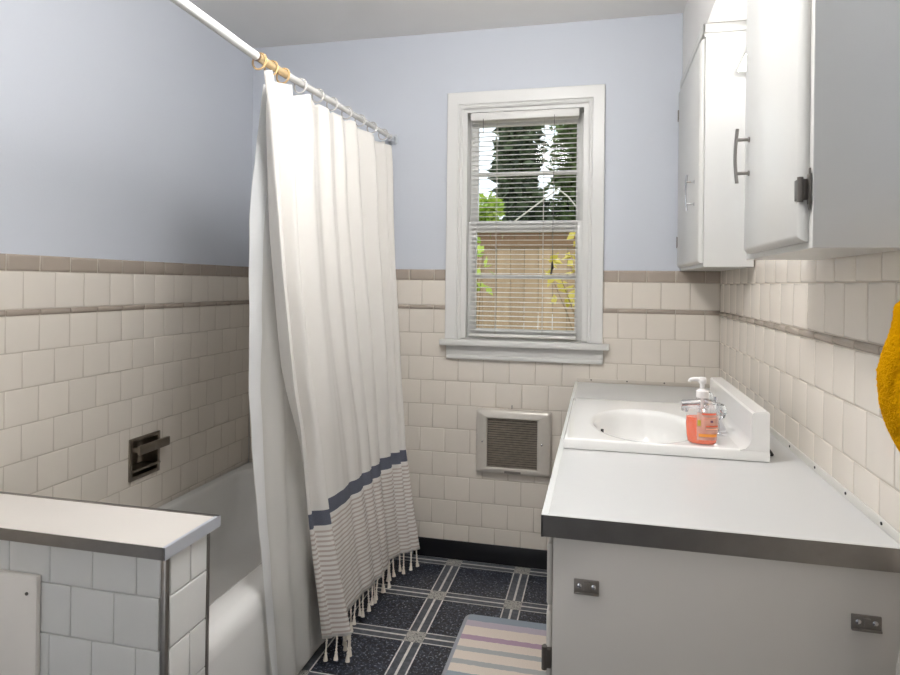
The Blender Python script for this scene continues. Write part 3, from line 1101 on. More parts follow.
# ------------------------------------------------------------------ wall heater
ht = thing('wall_heater', (-0.354, D, 0.397), 'square metal wall heater grille low on the tiled wall under the window', 'wall heater')
hx0, hx1, hz0, hz1 = -0.516, -0.191, 0.397, 0.675
gx0, gx1, gz0, gz1 = -0.467, -0.251, 0.4265, 0.637
M_HEAT = mat('heater_metal', (208, 202, 193), 0.32, 0.2, var=0.05, vscale=40)
yt = D - 0.0062


def rr4(a0, a1, b0, b1, y, r, n=5):
    return [Vector((x, y, z)) for x, z in rrect(a0, a1, b0, b1, r, n)]


bm = bmesh.new()
loft(bm, [rr4(hx0, hx1, hz0, hz1, yt, 0.010), rr4(hx0, hx1, hz0, hz1, yt - 0.016, 0.010), rr4(hx0 + 0.003, hx1 - 0.003, hz0 + 0.003, hz1 - 0.003, yt - 0.024, 0.010),
          rr4(hx0 + 0.011, hx1 - 0.011, hz0 + 0.011, hz1 - 0.011, yt - 0.029, 0.008), rr4(gx0 - 0.004, gx1 + 0.004, gz0 - 0.004, gz1 + 0.004, yt - 0.030, 0.003),
          rr4(gx0, gx1, gz0, gz1, yt - 0.026, 0.002), rr4(gx0, gx1, gz0, gz1, yt - 0.008, 0.002)], True)
obj('heater_frame', bm, M_HEAT, ht, angle=40)
bm = bmesh.new()
n = 21
for k in range(n):
    z = lerp(gz0 + 0.004, gz1 - 0.004, k / (n - 1))
    v = [bm.verts.new(p) for p in ((gx0 + 0.001, yt - 0.022, z - 0.0022), (gx1 - 0.001, yt - 0.022, z - 0.0022), (gx1 - 0.001, yt - 0.014, z + 0.0030), (gx0 + 0.001, yt - 0.014, z + 0.0030),
                                   (gx0 + 0.001, yt - 0.0212, z - 0.0034), (gx1 - 0.001, yt - 0.0212, z - 0.0034), (gx1 - 0.001, yt - 0.0132, z + 0.0018), (gx0 + 0.001, yt - 0.0132, z + 0.0018))]
    for f in ((0, 1, 2, 3), (4, 5, 6, 7), (0, 1, 5, 4), (1, 2, 6, 5), (2, 3, 7, 6), (3, 0, 4, 7)):
        bm.faces.new([v[i] for i in f])
obj('grille', bm, mat('grille_metal', (146, 136, 125), 0.45, 0.2, var=0.35, vscale=60), ht, smooth=False)
bm = bmesh.new()
box(bm, gx0 - 0.0005, gx1 + 0.0005, yt - 0.0105, yt - 0.0082, gz0, gz1)
obj('heater_core', bm, mat('heater_dark', (58, 54, 50), 0.7), ht, smooth=False)
bm = bmesh.new()
box(bm, -0.389, -0.319, yt - 0.0325, yt - 0.0290, 0.4065, 0.4155, 0.001)
obj('badge', bm, mat('badge_metal', (140, 134, 128), 0.4, 0.8), ht)
for xx in (gx0 - 0.020, gx1 + 0.020):
    bm = bmesh.new()
    lathe(bm, [(0.0045, 0), (0.0045, 0.001), (0.0015, 0.0028)], (0, 0, 0), 12)
    bmesh.ops.rotate(bm, verts=bm.verts, cent=(0, 0, 0), matrix=Matrix.Rotation(PI / 2, 3, 'X'))
    bmesh.ops.translate(bm, verts=bm.verts, vec=(xx, yt - 0.0293, 0.536))
    obj('screw', bm, M_CHROME, ht)
bm = bmesh.new()
tube(bm, [(-0.3625, yt + 0.001, 0.690), (-0.3625, yt - 0.006, 0.690)], 0.002, 8)
tube(bm, [(-0.3625, yt - 0.005, 0.694), (-0.3625, yt - 0.005, 0.678)], 0.0018, 8)
tag(obj('hook', bm, M_DARKMET), 'tiny dark hook in the tile just above the wall heater', 'hook')

# ------------------------------------------------------------------ window blind
bl = thing('window_blind', (-0.327, D + 0.02, 0.98), 'white horizontal mini blind with open slats hanging in the window', 'blind')
BX0, BX1, BY = -0.562, -0.092, D + 0.018
M_BL = mat('blind_white', (226, 224, 220), 0.4, var=0.01)
obj('headrail', bxm(BX0, BX1, BY - 0.018, BY + 0.016, 1.936, 1.970, 0.004), M_BL, bl)
bm = bmesh.new()
z = 1.014
while z < 1.930:
    prev = None
    for k in range(5):
        f = k / 4 - 0.5
        y, zz = BY + f * 0.0235, z + 0.0016 * (1 - 4 * f * f) + f * 0.0018
        row = [bm.verts.new((BX0 + 0.004, y, zz)), bm.verts.new((BX1 - 0.004, y, zz)), bm.verts.new((BX1 - 0.004, y, zz - 0.0007)), bm.verts.new((BX0 + 0.004, y, zz - 0.0007))]
        if prev:
            for i in range(4):
                bm.faces.new((prev[i], prev[(i + 1) % 4], row[(i + 1) % 4], row[i]))
        else:
            bm.faces.new(row)
        prev = row
    bm.faces.new(prev[::-1])
    z += 0.0208
obj('slats', bm, M_BL, bl, angle=50)
obj('bottom_rail', bxm(BX0 + 0.003, BX1 - 0.003, BY - 0.013, BY + 0.013, 0.9745 + 0.010, 0.9975, 0.004), M_BL, bl)
M_CORD = mat('cord_white', (206, 202, 194), 0.7)
for xx in (-0.445, -0.240):
    bm = bmesh.new()
    for yy in (BY - 0.0135, BY + 0.0135):
        tube(bm, [(xx, yy, 0.998), (xx, yy, 1.937)], 0.0009, 6)
    obj('ladder_cord', bm, M_CORD, bl)
bm = bmesh.new()
tube(bm, [(-0.196, BY - 0.021, 1.945), (-0.196, BY - 0.021, 1.6), (-0.198, BY - 0.020, 1.315)], 0.0013, 6)
pc = obj('pull_cord', bm, mat('cord_grey', (120, 116, 112), 0.7), bl)
bm = bmesh.new()
lathe(bm, [(0.0015, 0.034), (0.004, 0.030), (0.0062, 0.008), (0.0062, 0.002), (0.002, 0.0)], (-0.198, BY - 0.0203, 1.283), 12)
tube(bm, [(-0.200, BY - 0.0203, 1.285), (-0.203, BY - 0.0203, 1.262)], 0.0035, 8)
obj('tassel', bm, mat('tassel_dark', (36, 33, 32), 0.5), pc)
bm = bmesh.new()
tube(bm, [(-0.505, BY - 0.021, 1.942), (-0.505, BY - 0.021, 1.87)], 0.0016, 8)
obj('tilt_stem', bm, mat('cord_grey', (120, 116, 112)), bl)

# ------------------------------------------------------------------ shower rod, rings
ROD_Z, ROD_R = 1.868, 0.0105


def rod_x(y):
    return lerp(-0.934, -0.920, max(0.0, min(1.0, (y - 1.2) / 1.535)))


def rod_z(y):
    return smooth_interp(y, [YB, 1.25, 1.61, 2.07, 2.72], [1.880, 1.849, 1.838, 1.853, 1.872])


rod = thing('shower_rod', (-0.93, 1.6, ROD_Z), 'white metal shower rod running above the half wall and tub to the window wall', 'shower rod')
M_RODM = mat('rod_white_enamel', (236, 236, 234), 0.22, var=0.01)
bm = bmesh.new()
tube(bm, [(rod_x(y), y, rod_z(y)) for y in (YB + 0.001, 0.3, 0.9, 1.1, 1.25, 1.4, 1.5, 1.575)], 0.0122, 20)
obj('outer_tube', bm, M_RODM, rod)
bm = bmesh.new()
tube(bm, [(rod_x(y), y, rod_z(y)) for y in (1.50, 1.6, 1.7, 1.8, 1.9, 2.07, 2.3, 2.5, D - 0.010)], ROD_R, 20)
obj('inner_tube', bm, mat('rod_worn_chrome', (234, 232, 228), 0.2, 0.25, var=0.04, vscale=30), rod)
bm = bmesh.new()
tube(bm, [(rod_x(1.573), 1.573, rod_z(1.573)), (rod_x(1.58), 1.58, rod_z(1.58))], 0.0130, 20)
obj('brass_sleeve', tube(bmesh.new(), [(rod_x(y), y, rod_z(y)) for y in (1.5805, 1.64, 1.70, 1.745)], 0.0114, 20), mat('aged_brass', (222, 196, 150), 0.25, 0.35, var=0.15, vscale=50), rod)
obj('collar', bm, mat('collar_brown', (128, 104, 84), 0.35, 0.6), rod)
bm = bmesh.new()
box(bm, -0.941, -0.899, D - 0.012, D - 0.0005, ROD_Z - 0.022, ROD_Z + 0.022, 0.004)
tube(bm, [(-0.920, D - 0.045, ROD_Z), (-0.920, D - 0.010, ROD_Z)], 0.0165, 20)
obj('end_bracket', bm, mat('bracket_plastic', (196, 199, 204), 0.35), rod)


def ring_mat(name, col, al):
    m = soap_mat(name, col, al, 0.1)
    return m


M_RING = ring_mat('clear_ring', (232, 228, 222), 0.55)
M_AMBER = ring_mat('amber_ring', (224, 188, 134), 0.7)
ORD = ['nearest', 'second', 'third', 'fourth', 'fifth', 'sixth', 'seventh', 'eighth', 'ninth', 'tenth']
RY = [1.592, 1.655, 1.725, 1.835, 1.960, 2.075, 2.205, 2.335, 2.465, 2.600]


def ring_bm(y):
    bm = bmesh.new()
    cx, cz = rod_x(y), rod_z(y) - 0.0085
    pts = []
    for k in range(24):
        a = 2 * PI * k / 24
        pts.append((cx + 0.0205 * math.cos(a), y + 0.004 * math.sin(a), cz + 0.0235 * math.sin(a)))
    tube(bm, pts, 0.0030, 8, closed=True)
    return bm


for i, y in enumerate(RY):
    amber = i < 3
    o = obj('curtain_ring', ring_bm(y), M_AMBER if amber else M_RING)
    lab = ('amber' if amber else 'clear') + ' plastic curtain ring on the white rod, ' + (ORD[i] + ' from the camera' if i else 'nearest to the camera')
    tag(o, lab, 'curtain ring', 'curtain rings on the shower rod')

# ------------------------------------------------------------------ shower curtain
LZ = [0.10, 0.33, 0.53, 0.744, 0.90, 1.138, 1.28, 1.46, 1.62, 1.83]
LY = [1.841, 1.798, 1.765, 1.722, 1.672, 1.622, 1.602, 1.588, 1.580, 1.575]
RZ = [0.087, 0.317, 0.592, 0.975, 1.412, 1.83]
RYY = [2.566, 2.575, 2.590, 2.600, 2.622, 2.680]
HS = [0.0, 0.06, 0.13, 0.19, 0.25, 0.40, 0.55, 0.70, 0.85, 1.0]
HXX = [-0.838, -0.800, -0.760, -0.800, -0.822, -0.808, -0.796, -0.806, -0.770, -0.722]
HYY = [1.843, 1.860, 1.893, 1.945, 2.040, 2.190, 2.320, 2.440, 2.510, 2.560]
Z_TOP, Z_HEM = 1.832, 0.098


def cloth(s, t, front=0.0):
    zc = lerp(Z_TOP, Z_HEM, t)
    yl, yr = smooth_interp(zc, LZ, LY), smooth_interp(zc, RZ, RYY)
    # position along the cloth's width at the hem, morphing to an even spread above
    yh = smooth_interp(s, HS, HYY)
    fh = (yh - HYY[0]) / (HYY[-1] - HYY[0])
    w = max(0.0, min(1.0, t)) ** 1.25
    f = lerp(s, fh, w)
    y = lerp(yl, yr, f)
    xh = smooth_interp(s, HS, HXX)
    wx = 1 - (interp(zc, [0.1, 0.515, 1.83], [0.0, 0.36, 1.0]))
    # the hem's own shape fades upwards faster than its lean
    lean = lerp(-0.912, -0.815 + 0.06 * s, wx)
    x = lean + (xh - (-0.815 + 0.06 * s)) * (w ** 2.2)
    # folds
    n = 8.5
    ph = 2 * PI * (n * s + 0.10 * math.sin(5 * s + 2.2 * t) + 0.18 * math.sin(13 * s))
    amp = interp(t, [0, 0.06, 0.5, 0.72, 1.0], [0.021, 0.029, 0.029, 0.0125, 0.006])
    amp *= 0.75 + 0.35 * math.sin(9 * s + 1.0)
    o = math.sin(ph) + 0.28 * math.sin(2 * ph + 0.8) + 0.16 * math.sin(3 * ph + 3 * t)
    x += amp * o
    y += amp * 0.35 * math.cos(ph) * min(1, 4 * s + 0.1) * min(1.0, 4 * (1 - s) + 0.1)
    # fine creases
    q = noise.noise(Vector((s * 16, t * 7, 3.1)))
    x += 0.004 * q * min(1, t * 6)
    # scalloped top edge between the rings
    z = zc
    if t < 0.08:
        k = 0
        dmin = min(abs(y - ry) for ry in RY)
        z -= (1 - t / 0.08) * min(0.020, dmin * 0.34)
    z += (rod_z(y) - 1.868) * max(0.0, 1 - t / 0.3)
    return Vector((x + front, min(y, D - 0.02), z))


curt = thing('shower_curtain', (-0.86, 2.1, 0.05), 'cream shower curtain with navy band, thin stripes and tasselled hem, hanging outside the tub', 'shower curtain')


def curtain_mat():
    m = bpy.data.materials.new('striped_cotton')
    t = NT(m)
    uv = t.new('ShaderNodeUVMap')
    sp = t.new('ShaderNodeSeparateXYZ')
    t.l.new(uv.outputs[0], sp.inputs[0])
    z = sp.outputs[1]       # height of the cloth in metres
    base = t.mix(t.noise(5, 3), lin((242, 239, 234)), lin((235, 231, 225)))
    navy = t.mix(t.noise(300, 2), lin((96, 100, 114)), lin((116, 119, 132)))
    inb = t.math('MULTIPLY', t.math('GREATER_THAN', z, 0.462), t.math('LESS_THAN', z, 0.510))
    fr = t.math('FRACT', t.math('DIVIDE', z, 0.0157))
    st = t.math('MULTIPLY', t.math('LESS_THAN', fr, 0.40), t.math('LESS_THAN', z, 0.452))
    st = t.math('MULTIPLY', st, t.math('GREATER_THAN', z, 0.108))
    c = t.mix(st, base, lin((206, 193, 184)))
    c = t.mix(inb, c, navy)
    t.l.new(c, t.b.inputs['Base Color'])
    t.b.inputs['Roughness'].default_value = 0.9
    t.b.inputs['Specular IOR Level'].default_value = 0.15
    t.bump(t.noise(500, 2), 0.15, 0.001)
    tl = t.new('ShaderNodeBsdfTranslucent')
    t.l.new(c, tl.inputs[0])
    mx = t.new('ShaderNodeMixShader')
    mx.inputs[0].default_value = 0.12
    t.l.new(t.b.outputs[0], mx.inputs[1])
    t.l.new(tl.outputs[0], mx.inputs[2])
    t.l.new(mx.outputs[0], t.n['Material Output'].inputs[0])
    return m


def sheet(fn, ns, nt, s0=0.0, s1=1.0):
    bm = bmesh.new()
    uvl = bm.loops.layers.uv.new('UVMap')
    g, uv = [], {}
    for j in range(nt + 1):
        t = j / nt
        row = []
        for i in range(ns + 1):
            s = lerp(s0, s1, i / ns)
            v = bm.verts.new(fn(s, t))
            uv[v] = (s, lerp(Z_TOP, Z_HEM, t))
            row.append(v)
        g.append(row)
    for j in range(nt):
        for i in range(ns):
            f = bm.faces.new((g[j][i], g[j][i + 1], g[j + 1][i + 1], g[j + 1][i]))
            for l in f.loops:
                l[uvl].uv = uv[l.vert]
    return bm


M_COTTON = curtain_mat()
fab = obj('fabric_panel', sheet(cloth, 260, 130), M_COTTON, curt, angle=180)
sm = fab.modifiers.new('thickness', 'SOLIDIFY')
sm.thickness = 0.0012
sm.offset = 0.0

# tassels along the hem
M_TAS = mat('tassel_cotton', (232, 224, 212), 0.9, spec=0.1)


def tassel_bm(L, sway):
    bm = bmesh.new()
    kn = L * 0.70
    for sgn in (-1, 1):
        tube(bm, [(0.0022 * sgn * math.cos(5 * q / 6 * PI), 0.0022 * sgn * math.sin(5 * q / 6 * PI) + sway * (q / 6), -kn * q / 6) for q in range(7)], 0.0021, 6)
    r = bmesh.ops.create_uvsphere(bm, u_segments=10, v_segments=7, radius=0.0052)
    for v in r['verts']:
        v.co += Vector((0, sway, -kn - 0.002))
    lathe(bm, [(0.0035, 0.0), (0.0055, -L * 0.10), (0.0078, -(L - kn))], (0, sway, -kn - 0.004), 10)
    return bm


proto = [obj('tassel_kind', tassel_bm(L, sw), M_TAS, curt, origin=(0, 0, 0)) for L, sw in ((0.074, 0.003), (0.066, -0.004), (0.080, 0.0))]
# even arc length along the hem
pp = [cloth(i / 400, 1.0) for i in range(401)]
acc = [0.0]
for a, b in zip(pp, pp[1:]):
    acc.append(acc[-1] + (b - a).length)
NT_ = 26
curt_loc = curt.location.copy()
k = 0
for i in range(NT_):
    d = acc[-1] * (i + 0.5) / NT_ + random.uniform(-0.006, 0.006)
    j = min(range(401), key=lambda q: abs(acc[q] - d))
    src = proto[i % 3]
    if i < 3:
        o = src
    else:
        o = src.copy()
        COL.objects.link(o)
    o.name = 'tassel' if i == 0 else 'tassel.%03d' % i
    o.parent = curt
    o.location = pp[j] - curt_loc + Vector((0, 0, 0.002))
    o.rotation_euler = (random.uniform(-0.15, 0.15), random.uniform(-0.10, 0.10), random.uniform(0, 6))

# plastic liner behind the fabric
lin_t = thing('curtain_liner', (-0.9, 1.8, 0.04), 'translucent white plastic shower liner hanging behind the fabric curtain, over the tub rim', 'shower liner')
NZ_ = [0.045, 0.16, 0.43, 0.82, 1.28, 1.455, 1.69, 1.83]
NY_ = [1.600, 1.592, 1.572, 1.572, 1.588, 1.606, 1.655, 1.690]


def liner(s, t, off=0.0):
    z = lerp(1.828, 0.045, t)
    yl = smooth_interp(z, NZ_, NY_)
    y = yl + s * lerp(0.95, 0.62, t)
    x = interp(z, [0.045, 0.30, 0.40, 0.9, 1.83], [-0.868, -0.883, -0.889, -0.930, -0.958])
    a = interp(t, [0, 0.1, 0.75, 0.85, 1], [0.006, 0.008, 0.006, 0.004, 0.008])
    x += a * math.sin(2 * PI * (6 * s + 0.2 * t)) + 0.0035 * noise.noise(Vector((s * 14, t * 18, 0.5)))
    x -= 0.016 * math.exp(-(s / 0.05) ** 2) * interp(t, [0, 0.6, 0.8, 1], [1.0, 0.8, 0.25, 0.2])
    if z < 0.42:
        x = max(x, -0.8915)
    z += (rod_z(min(y, 2.7)) - 1.868) * max(0.0, 1 - t / 0.3)
    return Vector((x + off, y, z))


def liner_mat(name, alpha, col):
    m = bpy.data.materials.new(name)
    t = NT(m)
    c = t.mix(t.noise(6, 3), lin(col), tuple(v * 0.95 for v in lin(col)[:3]) + (1,))
    t.l.new(c, t.b.inputs['Base Color'])
    t.b.inputs['Roughness'].default_value = 0.25
    t.bump(t.noise(14, 4), 0.5, 0.01)
    tl = t.new('ShaderNodeBsdfTranslucent')
    t.l.new(c, tl.inputs[0])
    tr = t.new('ShaderNodeBsdfTransparent')
    m1, m2 = t.new('ShaderNodeMixShader'), t.new('ShaderNodeMixShader')
    m1.inputs[0].default_value = 0.45
    t.l.new(t.b.outputs[0], m1.inputs[1])
    t.l.new(tl.outputs[0], m1.inputs[2])
    m2.inputs[0].default_value = 1 - alpha
    t.l.new(m1.outputs[0], m2.inputs[1])
    t.l.new(tr.outputs[0], m2.inputs[2])
    t.l.new(m2.outputs[0], t.n['Material Output'].inputs[0])
    return m


obj('liner_sheet', sheet(liner, 120, 90), liner_mat('liner_film', 0.85, (240, 239, 235)), lin_t, angle=180)
bm = sheet(lambda s, t: liner(s, t, 0.0015), 10, 90, 0.0, 0.062)
obj('hem_strip', bm, liner_mat('liner_hem', 0.97, (248, 249, 250)), lin_t, angle=180)

# ------------------------------------------------------------------ bath mat
def mat_rug():
    m = bpy.data.materials.new('striped_chenille')
    t = NT(m)
    sp = t.new('ShaderNodeSeparateXYZ')
    t.l.new(t.pos(), sp.inputs[0])
    wob = t.math('MULTIPLY', t.math('SUBTRACT', t.noise(60, 2), 0.5), 0.008)
    y = t.math('ADD', sp.outputs[1], wob)
    f = t.math('DIVIDE', t.math('SUBTRACT', 2.275, y), 0.80)
    cream, lil, mau, gry, blu = (252, 240, 227), (214, 202, 213), (204, 172, 194), (198, 200, 199), (164, 178, 192)
    seq = [(2.275, blu), (2.225, lil), (2.190, cream), (2.133, mau), (2.104, cream), (2.060, gry), (2.036, cream), (1.990, gry), (1.965, cream), (1.920, blu), (1.880, cream),
           (1.835, gry), (1.810, cream), (1.765, gry), (1.740, cream), (1.700, mau), (1.670, cream), (1.610, lil), (1.575, blu)]
    c = t.ramp(f, [((2.275 - a) / 0.80, lin(b)) for a, b in seq], 'CONSTANT')
    side = t.math('LESS_THAN', sp.outputs[0], -0.4475)
    c = t.mix(side, c, lin((176, 180, 190)))
    nn = t.noise(380, 3)
    c2 = t.mix(t.math('MULTIPLY', nn, 0.35), c, lin((150, 140, 135)))
    t.l.new(c2, t.b.inputs['Base Color'])
    t.b.inputs['Roughness'].default_value = 0.95
    t.b.inputs['Specular IOR Level'].default_value = 0.1
    t.bump(nn, 0.6, 0.004)
    return m


bm = bmesh.new()
a = rrect(-0.462, -0.085, 1.535, 2.272, 0.03, 8)


def ins(d):
    return rrect(-0.462 + d, -0.085 - d, 1.535 + d, 2.272 - d, max(0.03 - d, 0.004), 8)


loft(bm, [L3(a, 0.0006), L3(a, 0.007), L3(ins(0.003), 0.0115), L3(ins(0.010), 0.013)], True, True)
tag(obj('bath_mat', bm, mat_rug()), 'striped cream, mauve and grey-blue bath mat on the dark floor beside the vanity', 'bath mat')


# ------------------------------------------------------------------ towels on the right
def terry(name, col, dark):
    m = bpy.data.materials.new(name)
    t = NT(m)
    nn = t.noise(260, 4, rough=0.7)
    c = t.mix(nn, lin(dark), lin(col))
    t.l.new(c, t.b.inputs['Base Color'])
    t.b.inputs['Roughness'].default_value = 1.0
    t.b.inputs['Specular IOR Level'].default_value = 0.05
    t.bump(nn, 1.0, 0.008)
    return m


def hung_towel(c, prof, ky, folds, seed):
    """bunched towel hanging on the wall; prof rows are (z, out from wall, half width along the wall)"""
    bm = bmesh.new()
    zs_ = [p[0] for p in prof]
    rows = []
    n, m = 170, 170
    for j in range(m + 1):
        z = lerp(zs_[0], zs_[-1], j / m)
        o, w = smooth_interp(-z, [-q for q in zs_], [p[1] for p in prof]), smooth_interp(-z, [-q for q in zs_], [p[2] for p in prof])
        row = []
        for i in range(n):
            a = 2 * PI * i / n
            ca, sa = math.cos(a), math.sin(a)
            f = 1 + 0.16 * math.sin(folds * a + seed + 1.3 * z * 9) * interp(j / m, [0, 0.2, 0.8, 1], [0.2, 1, 1, 0.4])
            nz = noise.noise(Vector((ca * 5, sa * 5, z * 46 + seed))) * 0.05 + noise.noise(Vector((ca * 24, sa * 24, z * 260))) * 0.06 + noise.noise(Vector((ca * 60, sa * 60, z * 600))) * 0.03
            f += nz
            x = c[0] - max(0.0005, o * 0.5 * (1 + ca * f))
            row.append(bm.verts.new((x, c[1] + ky * w * sa * f, z)))
        rows.append(row)
    for A, B in zip(rows, rows[1:]):
        for i in range(n):
            bm.faces.new((A[i], A[(i + 1) % n], B[(i + 1) % n], B[i]))
    bm.faces.new(rows[0][::-1])
    bm.faces.new(rows[-1])
    return bm


def wall_hook(z, y, label):
    bm = bmesh.new()
    xw = XR - 0.0066
    tube(bm, [(xw, y, z), (xw - 0.004, y, z)], 0.012, 16)
    tube(bm, [(xw - 0.003, y, z), (xw - 0.022, y, z - 0.004), (xw - 0.030, y, z + 0.004), (xw - 0.031, y, z + 0.014)], 0.0035, 10)
    tag(obj('wall_hook', bm, M_CHROME), label, 'hook')


YT = 1.05
bm = hung_towel((XR - 0.0075, YT), [(1.1985, 0.040, 0.030), (1.190, 0.047, 0.040), (1.165, 0.049, 0.044), (1.10, 0.062, 0.062), (1.05, 0.060, 0.062), (1.00, 0.046, 0.052), (0.965, 0.030, 0.035), (0.955, 0.012, 0.015)], 1.0, 5, 0.6)
tw = thing('hand_towel', (XR - 0.04, YT, 0.98), 'yellow terry hand towel bunched on the right-hand tiled wall below the near cabinet', 'towel')
obj('terry_cloth', bm, terry('yellow_terry', (255, 196, 4), (232, 152, 0)), tw, angle=180)
bm = bmesh.new()
tube(bm, [(0.4395, YT - 0.052, 1.048), (0.430, YT - 0.049, 1.070)], 0.0035, 8)
tag(obj('care_tag', bm, mat('tag_white', (235, 230, 222), 0.7), tw), 'small white tag')
wall_hook(1.197, YT, 'chrome hook on the tiled wall holding the yellow towel')

YW = 1.035
bm = hung_towel((XR - 0.0075, YW), [(0.772, 0.020, 0.012), (0.750, 0.028, 0.02), (0.70, 0.036, 0.032), (0.62, 0.043, 0.042), (0.50, 0.048, 0.05), (0.38, 0.050, 0.052), (0.33, 0.046, 0.05), (0.318, 0.035, 0.045)], 1.0, 7, 2.0)
tag(obj('hand_towel', bm, terry('white_terry', (236, 232, 226), (196, 190, 184)), angle=180), 'white terry towel hanging low on the right-hand wall beside the vanity end', 'towel')
wall_hook(0.775, YW, 'chrome hook on the tiled wall holding the white towel')

# ------------------------------------------------------------------ outdoors, seen through the window
GZ = -0.45
m_grass = mat('lawn', (120, 124, 70), 0.9, var=0.3, vscale=12)
tag(obj('ground', bxm(-14, 12, D + 0.6, 24, GZ - 0.1, GZ), m_grass, smooth=False), kind='structure')


def fence_mat():
    m = bpy.data.materials.new('fence_wood')
    t = NT(m)
    mp = t.new('ShaderNodeMapping')
    mp.inputs['Scale'].default_value = (14, 14, 1.2)
    t.l.new(t.pos(), mp.inputs[0])
    nn = t.noise(1.6, 5, mp.outputs[0])
    k = t.math('MULTIPLY_ADD', t.island(), 0.5, 0.0)
    f = t.math('ADD', t.math('MULTIPLY', nn, 0.6), k)
    c = t.ramp(f, [(0.2, lin((138, 114, 86))), (0.8, lin((172, 146, 114)))])
    t.l.new(c, t.b.inputs['Base Color'])
    t.b.inputs['Roughness'].default_value = 0.85
    return m


M_FENCE = fence_mat()
FY = 6.4
fence = thing('garden_fence', (-0.7, FY, GZ), 'brown wooden garden fence seen through the lower half of the window', 'fence')
bm = bmesh.new()
x = -5.0
while x < 3.6:
    box(bm, x, x + 0.138, FY, FY + 0.02, GZ + 0.03, 1.62)
    x += 0.142
obj('board_panel', bm, M_FENCE, fence, smooth=False)
bm = bmesh.new()
box(bm, -5.0, 3.6, FY - 0.03, FY - 0.001, 1.60, 1.68)
box(bm, -5.0, 3.6, FY - 0.045, FY + 0.07, 1.765, 1.80)
x = -5.0
while x < 3.6:
    box(bm, x, x + 0.12, FY + 0.004, FY + 0.016, 1.62, 1.764)
    x += 0.126
obj('top_rail', bm, mat('fence_wood_dark', (120, 94, 68), 0.85, var=0.15), fence, smooth=False)
for x in (-3.9, -1.75, 0.55, 2.8):
    obj('post', bxm(x, x + 0.09, FY + 0.021, FY + 0.11, GZ + 0.002, 1.764), M_FENCE, fence, smooth=False)


def leaf_mat(name, c0, c1):
    m = bpy.data.materials.new(name)
    t = NT(m)
    c = t.mix(t.island(), lin(c0), lin(c1))
    t.l.new(c, t.b.inputs['Base Color'])
    t.b.inputs['Roughness'].default_value = 0.6
    tl = t.new('ShaderNodeBsdfTranslucent')
    t.l.new(c, tl.inputs[0])
    mx = t.new('ShaderNodeMixShader')
    mx.inputs[0].default_value = 0.3
    t.l.new(t.b.outputs[0], mx.inputs[1])
    t.l.new(tl.outputs[0], mx.inputs[2])
    t.l.new(mx.outputs[0], t.n['Material Output'].inputs[0])
    return m


def leaf(bm, p, L, w, rng):
    d = Vector((rng.gauss(0, 1), rng.gauss(0, 1), rng.gauss(0, 0.8) - 0.2)).normalized()
    a, b = frame_of(d)
    th = rng.uniform(0, PI)
    s = a * math.cos(th) + b * math.sin(th)
    nrm = d.cross(s)
    v = [bm.verts.new(p), bm.verts.new(p + d * L * 0.45 + s * w), bm.verts.new(p + d * L + nrm * L * 0.1), bm.verts.new(p + d * L * 0.45 - s * w)]
    bm.faces.new((v[0], v[1], v[2]))
    bm.faces.new((v[0], v[2], v[3]))


def tree(name, x, y, trunk_h, blobs, n, L, m, label, cat, group=None, seed=1, tr=0.12):
    rng = random.Random(seed)
    t = thing(name, (x, y, GZ), label, cat, group)
    bm = bmesh.new()
    tube(bm, [(x, y, GZ + 0.001), (x + 0.03, y, GZ + trunk_h * 0.5), (x, y + 0.02, GZ + trunk_h)], [tr, tr * 0.8, tr * 0.4], 10)
    obj('trunk', bm, mat('bark', (84, 70, 56), 0.9, var=0.3), t)
    bm = bmesh.new()
    tot = sum(b[3] * b[4] * b[5] for b in blobs)
    for (cx, cy, cz, rx, ry, rz) in blobs:
        for _ in range(int(n * rx * ry * rz / tot)):
            while True:
                q = Vector((rng.uniform(-1, 1), rng.uniform(-1, 1), rng.uniform(-1, 1)))
                if 0.15 < q.length < 1:
                    break
            q *= 0.8 + 0.3 * noise.noise(q * 3 + Vector((seed, 0, 0)))
            leaf(bm, Vector((cx + q.x * rx, cy + q.y * ry, cz + q.z * rz)), L * rng.uniform(0.6, 1.3), L * 0.28, rng)
    obj('foliage', bm, m, t, smooth=False)


M_DKLEAF = leaf_mat('dark_foliage', (34, 46, 32), (96, 112, 78))
M_MDLEAF = leaf_mat('mid_foliage', (58, 78, 40), (120, 140, 84))
M_LTLEAF = leaf_mat('bright_foliage', (120, 156, 40), (186, 204, 84))
M_YLLEAF = leaf_mat('yellow_foliage', (176, 160, 48), (226, 208, 110))
tree('tree', -1.24, 9.6, 4.0, [(-1.24, 9.6, 3.3, 0.36, 0.5, 1.6), (-1.10, 9.6, 2.1, 0.46, 0.5, 0.75)], 5200, 0.17, M_DKLEAF,
     'dark green tree beyond the fence, left of the bright sky gap in the window', 'tree', 'trees beyond the fence', 3)
tree('tree', -0.25, 10.9, 4.4, [(-0.36, 10.9, 3.6, 0.47, 0.45, 1.7), (-0.40, 10.9, 2.1, 0.62, 0.45, 0.85)], 5600, 0.17, M_MDLEAF,
     'green tree beyond the fence at the right side of the window view', 'tree', 'trees beyond the fence', 5)
tree('hedge', -0.6, 12.4, 1.4, [(-1.9, 12.4, 1.3, 0.8, 0.5, 1.0), (-0.6, 12.4, 1.5, 1.3, 0.5, 1.25), (0.9, 12.4, 1.4, 1.0, 0.5, 1.1)], 5200, 0.20, M_DKLEAF,
     'dark hedge filling the gap below the trees beyond the fence', 'hedge', None, 8)
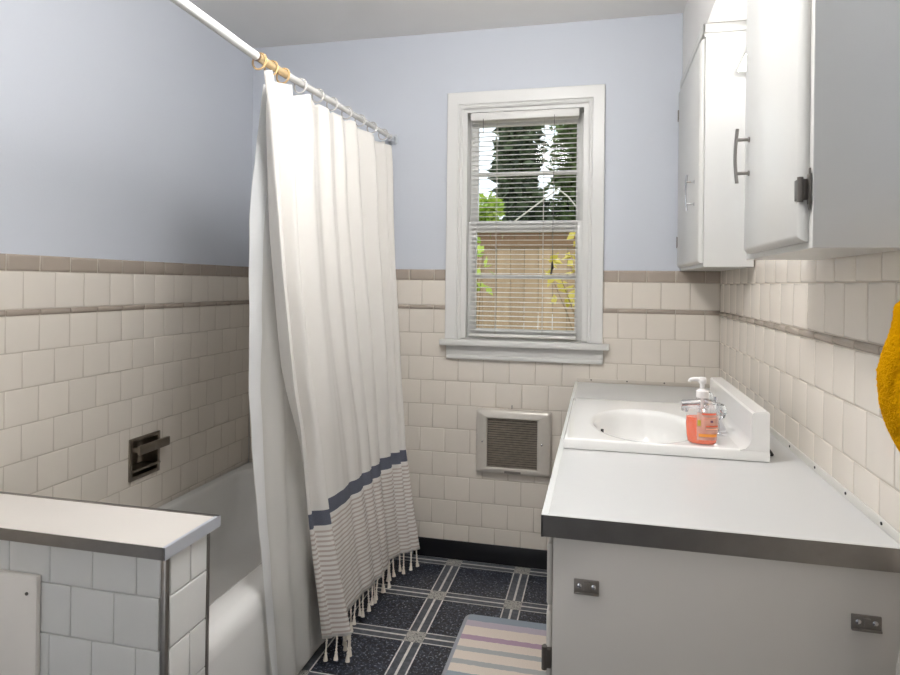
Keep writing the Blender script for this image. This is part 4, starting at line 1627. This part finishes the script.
tree('bush', -1.42, 8.2, 1.6, [(-1.44, 8.2, 2.02, 0.25, 0.3, 0.46), (-1.48, 8.2, 1.55, 0.36, 0.3, 0.4)], 2000, 0.11, M_LTLEAF,
     'bright yellow-green bush at the left edge of the window view', 'bush', None, 11, 0.04)


def branch(name, base, tips, n, m, label, seed):
    rng = random.Random(seed)
    t = thing(name, base, label, 'shrub')
    bm = bmesh.new()
    for tp in tips:
        b, p = Vector(base), Vector(tp)
        tube(bm, [b, b.lerp(p, 0.4) + Vector((0.05, 0, 0.12)), b.lerp(p, 0.75) + Vector((0.02, 0, 0.12)), p], [0.009, 0.006, 0.004, 0.002], 6)
    obj('stems', bm, mat('twig', (110, 90, 60), 0.9), t)
    bm = bmesh.new()
    for tp in tips:
        for _ in range(n):
            f = rng.uniform(0.84, 1.03)
            p = Vector(base).lerp(Vector(tp), f) + Vector((rng.gauss(0, 0.035), rng.gauss(0, 0.05), 0.05 + rng.gauss(0, 0.03)))
            leaf(bm, p, 0.11, 0.027, rng)
    obj('leaves', bm, m, t, smooth=False)


branch('shrub', (0.12, 4.6, GZ), [(-0.36, 4.6, 1.33), (-0.28, 4.55, 1.30), (-0.21, 4.65, 1.37), (-0.12, 4.5, 1.46), (-0.11, 4.6, 1.38), (-0.13, 4.6, 1.57)], 12, M_YLLEAF, 'yellow-leaved shrub in front of the fence, at the right of the window view', 4)
branch('shrub', (-1.05, 4.9, GZ), [(-0.93, 4.9, 1.50), (-0.90, 4.9, 1.44)], 9, M_LTLEAF, 'green shrub tips in front of the fence, at the left of the window view', 6)

# pale overhead cable drooping from a peak
ox = 8.9
bm = bmesh.new()
tube(bm, [(-1.17 - 1.9, ox - 0.4, GZ + 0.002), (-1.17, ox, 2.12), (-0.85, ox, 2.36), (-0.575, ox, 2.555)], 0.012, 6)
tube(bm, [(-0.575, ox, 2.555), (-0.44, ox, 2.45), (-0.28, ox, 2.25), (0.9, ox - 0.3, GZ + 0.002)], 0.010, 6)
tag(obj('line_pole', bm, mat('pale_line', (206, 200, 186), 0.6)), 'thin pale peaked line in front of the dark trees beyond the fence', 'pole')
